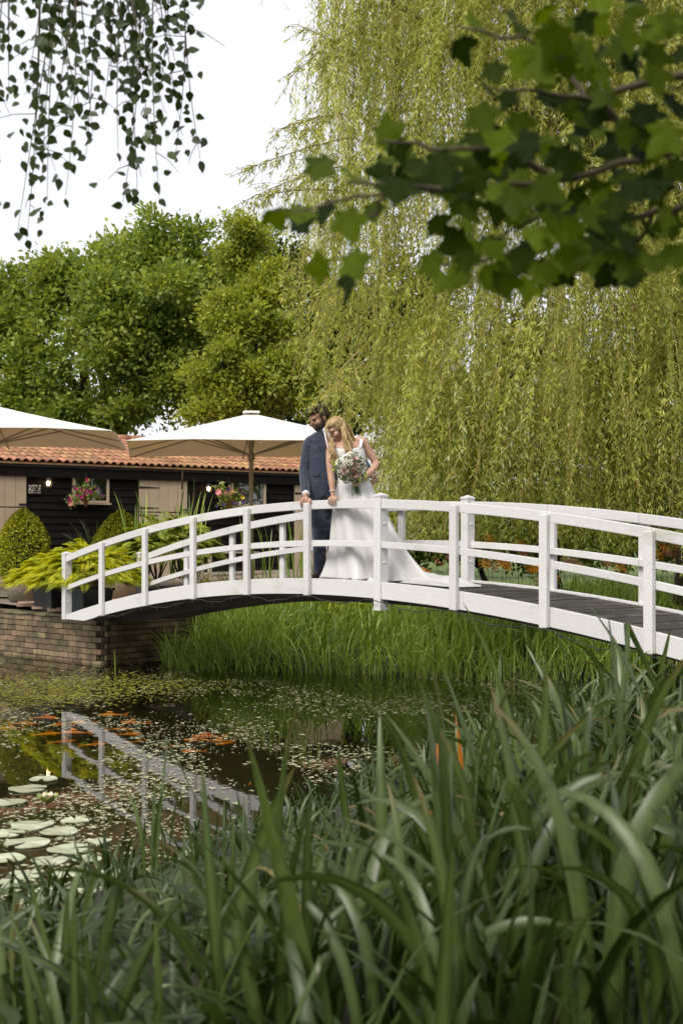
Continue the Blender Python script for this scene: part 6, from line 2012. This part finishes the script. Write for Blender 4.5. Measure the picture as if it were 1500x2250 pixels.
leaf_px = [(1060, 60), (1010, 85), (1120, 40), (1160, 110), (1230, 60), (1300, 40), (1380, 50), (1440, 100), (1330, 110), (1080, 140), (1120, 200), (1250, 130), (1200, 170), (1330, 200), (1400, 170), (1470, 190), (1460, 30), (1190, 20),
           (1050, 235), (1090, 275), (1140, 250), (1040, 295), (1110, 335), (1060, 180), (1170, 130), (1280, 90), (1360, 130),
           (830, 300), (870, 310), (900, 355), (960, 340), (1010, 330), (1070, 335), (1120, 320), (1180, 315), (1230, 325), (1280, 345), (860, 375), (1000, 395), (930, 385), (1060, 380), (1030, 420), (880, 395),
           (720, 350), (690, 370), (760, 380), (600, 462), (640, 490), (660, 455), (710, 450), (760, 465), (815, 450), (762, 590), (720, 590), (770, 560),
           (940, 560), (980, 605), (1020, 585), (1070, 520), (1130, 565), (1160, 615), (1200, 590), (1340, 590), (1390, 600), (1310, 560), (1390, 550), (1040, 500), (990, 500), (950, 480), (1100, 460), (1150, 440), (1220, 480), (1280, 450),
           (1320, 400), (1360, 430), (1410, 400), (1460, 420), (1490, 480), (1430, 510), (1360, 500), (1250, 540), (1480, 540), (1200, 430), (1440, 300), (1480, 280), (1390, 270), (1330, 290), (1240, 250), (1290, 280), (1500, 100), (1420, 230), (1100, 600), (1060, 590), (1250, 590), (1440, 560), (1500, 600), (1340, 340), (1480, 350)]
extra = [(random.uniform(980, 1520), random.uniform(370, 580)) for _ in range(60)] + [(random.uniform(1180, 1560), random.uniform(-40, 330)) for _ in range(44)] + [(random.uniform(820, 1290), random.uniform(300, 400)) for _ in range(18)] + [(random.uniform(1540, 2000), random.uniform(-300, 500)) for _ in range(40)]
extra += [(750 + q.x / q.y * FPX + random.gauss(0, 60), HOR - (q.z - EYE) / q.y * FPX + random.gauss(0, 60)) for q in bpts if q.x / q.y * FPX > 760 for _ in range(3)]
for i, (px, py) in enumerate((leaf_px + extra)[:298]):
    p = U(px, py, Ys + random.uniform(-.25, .35))
    o = link('leaf', random.choice(sycl), None, syc)
    s = random.uniform(.068, .108)
    f = Vector((random.gauss(-.1, .55), -1 + random.gauss(0, .4), random.gauss(.35, .5))).normalized()
    rot = f.to_track_quat('Z', 'Y').to_matrix() @ Matrix.Rotation(math.pi + random.gauss(0, .8), 3, 'Z')
    o.matrix_basis = Matrix.Translation(p) @ rot.to_4x4() @ Matrix.Scale(s, 4)

# unseen rest of the crown above and behind the camera, added for its shade
blobs = []
for (x, y, z, r_) in ((1.6, .2, 5.2, 1.3), (.3, -.8, 5.0, 1.2), (2.8, .9, 5.8, 1.3), (1.0, 1.2, 5.4, 1.0), (3.4, 2.6, 6.2, 1.2), (.4, -2.2, 5.4, 1.3), (-1.0, -.4, 5.3, 1.0)):
    blobs.append((Vector((x, y, z)), r_))
(V, F, A), cc, bi = crown_cloud(blobs, 420, 14, .15, .42)
link('crown', np_mesh(V, F, A), LM['oak'], syc)

def birch_leaf(seed):
    r_ = random.Random(seed)
    out = [(0, 0), (.20, .10), (.34, .26), (.36, .40), (.28, .58), (.16, .78), (.03, .98)]
    pts = [(x * r_.uniform(.92, 1.05), y) for x, y in out]
    V = [(0, 0, 0), (0, .3, -.02), (0, .6, -.04), (0, 1.0, -.10)]
    Rr = [(x, y, .06 * x - .1 * y * y + .02) for x, y in pts[1:-1]]
    Lf = [(-x, y, z) for x, y, z in Rr]
    b = len(V); V += Rr; c = len(V); V += Lf
    n = len(Rr)
    Fc = [(0, b, b + 1, 1), (1, b + 1, b + 2), (1, b + 2, b + 3, 2), (2, b + 3, b + 4, 3), (0, 1, c + 1, c), (1, c + 2, c + 1), (1, 2, c + 3, c + 2), (2, 3, c + 4, c + 3)]
    d = len(V)
    V += [(-.012, 0, 0), (.012, 0, 0), (.01, -.3, .02), (-.01, -.3, .02)]
    Fc.append((d, d + 1, d + 2, d + 3))
    me = mesh_from(V, Fc, True); me.materials.append(LM['birch']); return me
bl = [birch_leaf(i) for i in range(4)]
TB = Vector((-4.6, 5.6, gz(-4.6, 5.6)))
bir = empty('birch_tree', TB, 'birch twigs with small pointed leaves hanging against the white sky', 'tree')
MB().tube([TB - Vector((0, 0, .2)), TB + Vector((0, 0, 2)), TB + Vector((.1, 0, 4.2)), TB + Vector((.2, 0, 7))], [.16, .13, .10, .05], 10).build('trunk', M['bark'], bir, True)
Yb = 5.4
MB().tube([TB + Vector((.1, 0, 4.2)), U(-900, -260, Yb), U(-200, -300, Yb), U(180, -220, Yb), U(420, -160, Yb)], [.06, .045, .03, .018, .008], 8).build('branch', M['twig'], bir, True)
tips = [(0, 345), (75, 300), (60, 522), (40, 505), (105, 440), (145, 430), (95, 380), (205, 300), (270, 445), (302, 425), (350, 432), (385, 345), (440, 348), (395, 262), (385, 135), (180, 250), (20, 200), (260, 330), (330, 300), (-20, 300), (440, 2), (597, 0), (120, 260), (370, 80), (300, 200), (230, 230), (350, 210), (60, 180), (150, 160), (310, 120), (20, 90), (250, 120), (365, 250), (190, 340)]
cntl = 0
more_v, more_f = [], []
random.Random(3).shuffle(tips)
for ti, b in enumerate(tips):
    d0 = random.uniform(-.35, .35)
    a = (b[0] * .62 + 75 + random.uniform(-70, 70), -225 + random.uniform(-20, 15)) if b[0] < 430 else (b[0] - 30, -170)
    pa = U(*a, Yb + d0 * .4); pb_ = U(*b, Yb + d0)
    mid = pa.lerp(pb_, .5) + Vector((.07 * random.gauss(0, 1), .05 * random.gauss(0, 1), .06))
    N8 = 14
    def at_(u): return pa * (1 - u) ** 2 + mid * 2 * u * (1 - u) + pb_ * u * u
    MB().tube([at_(i / (N8 - 1)) for i in range(N8)], [.0045 - .0034 * i / (N8 - 1) for i in range(N8)], 5).build('twig', M['twig'], bir)
    for w_ in range(4):
        u0 = random.uniform(.35, .95); q0 = at_(u0)
        q1 = q0 + Vector((random.gauss(0, .07), random.gauss(0, .05), -random.uniform(.02, .10)))
        MB().tube([q0, q0.lerp(q1, .5) + Vector((0, 0, .012)), q1], [.0022, .0016, .001], 4).build('twig', M['twig'], bir)
    nl = int((pb_ - pa).length / .030)
    for i in range(nl):
        u = 1.0 if i == nl - 1 else (i + random.random()) / nl
        q = at_(u)
        if q.z > U(0, -70, Yb).z: continue
        off = Vector((random.gauss(0, .035), random.gauss(0, .05), random.gauss(-.01, .02))) if i < nl - 1 else Vector((0, 0, -.01))
        s = random.uniform(.034, .054)
        f = Vector((random.gauss(0, .7), -1, random.gauss(.15, .6))).normalized()
        rot = f.to_track_quat('Z', 'Y').to_matrix() @ Matrix.Rotation(math.pi + random.gauss(0, .8), 3, 'Z')
        mx = Matrix.Translation(q + off) @ rot.to_4x4() @ Matrix.Scale(s, 4)
        me_ = random.choice(bl)
        if cntl < 296:
            o = link('leaf', me_, None, bir); o.matrix_basis = mx; cntl += 1
        else:
            k0 = len(more_v); more_v += [mx @ v.co for v in me_.vertices]; more_f += [tuple(k0 + j for j in p.vertices) for p in me_.polygons]
link('leaves_beyond', mesh_from(more_v, more_f, True), LM['birch'], bir)['kind'] = 'stuff'

# trees standing behind the camera, seen only in the water and the window panes
for i, (x, y, s) in enumerate(((-9, -9, 1.0), (1, -14, 1.1), (10, -8, 1.0), (10.5, 19.3, .9), (11.5, 23.5, 1))):
    z0 = gz(x, y)
    blobs = [(Vector((x + random.uniform(-2, 2), y + random.uniform(-2, 2), z0 + random.uniform(1.8 if y > 0 else 3.5, 7))), random.uniform(1.6, 2.4)) for _ in range(18)]
    e = empty('garden_tree', (x, y, z0), 'leafy green garden tree standing behind the photographer' if y < 0 else 'leafy green garden tree beyond the willow, mirrored in the barn windows', 'tree', 'trees behind the photographer' if y < 0 else 'trees mirrored in the barn windows')
    (V, F, A), cc, bi = crown_cloud(blobs, 260, 22, .30, .8)
    link('crown', np_mesh(V, F, A), LM['oak'], e)
    mbt = MB(); limbs(mbt, (x, y, z0 - .1), [b[0] for b in blobs[:5]], .3); mbt.build('trunk', M['bark'], e, True)
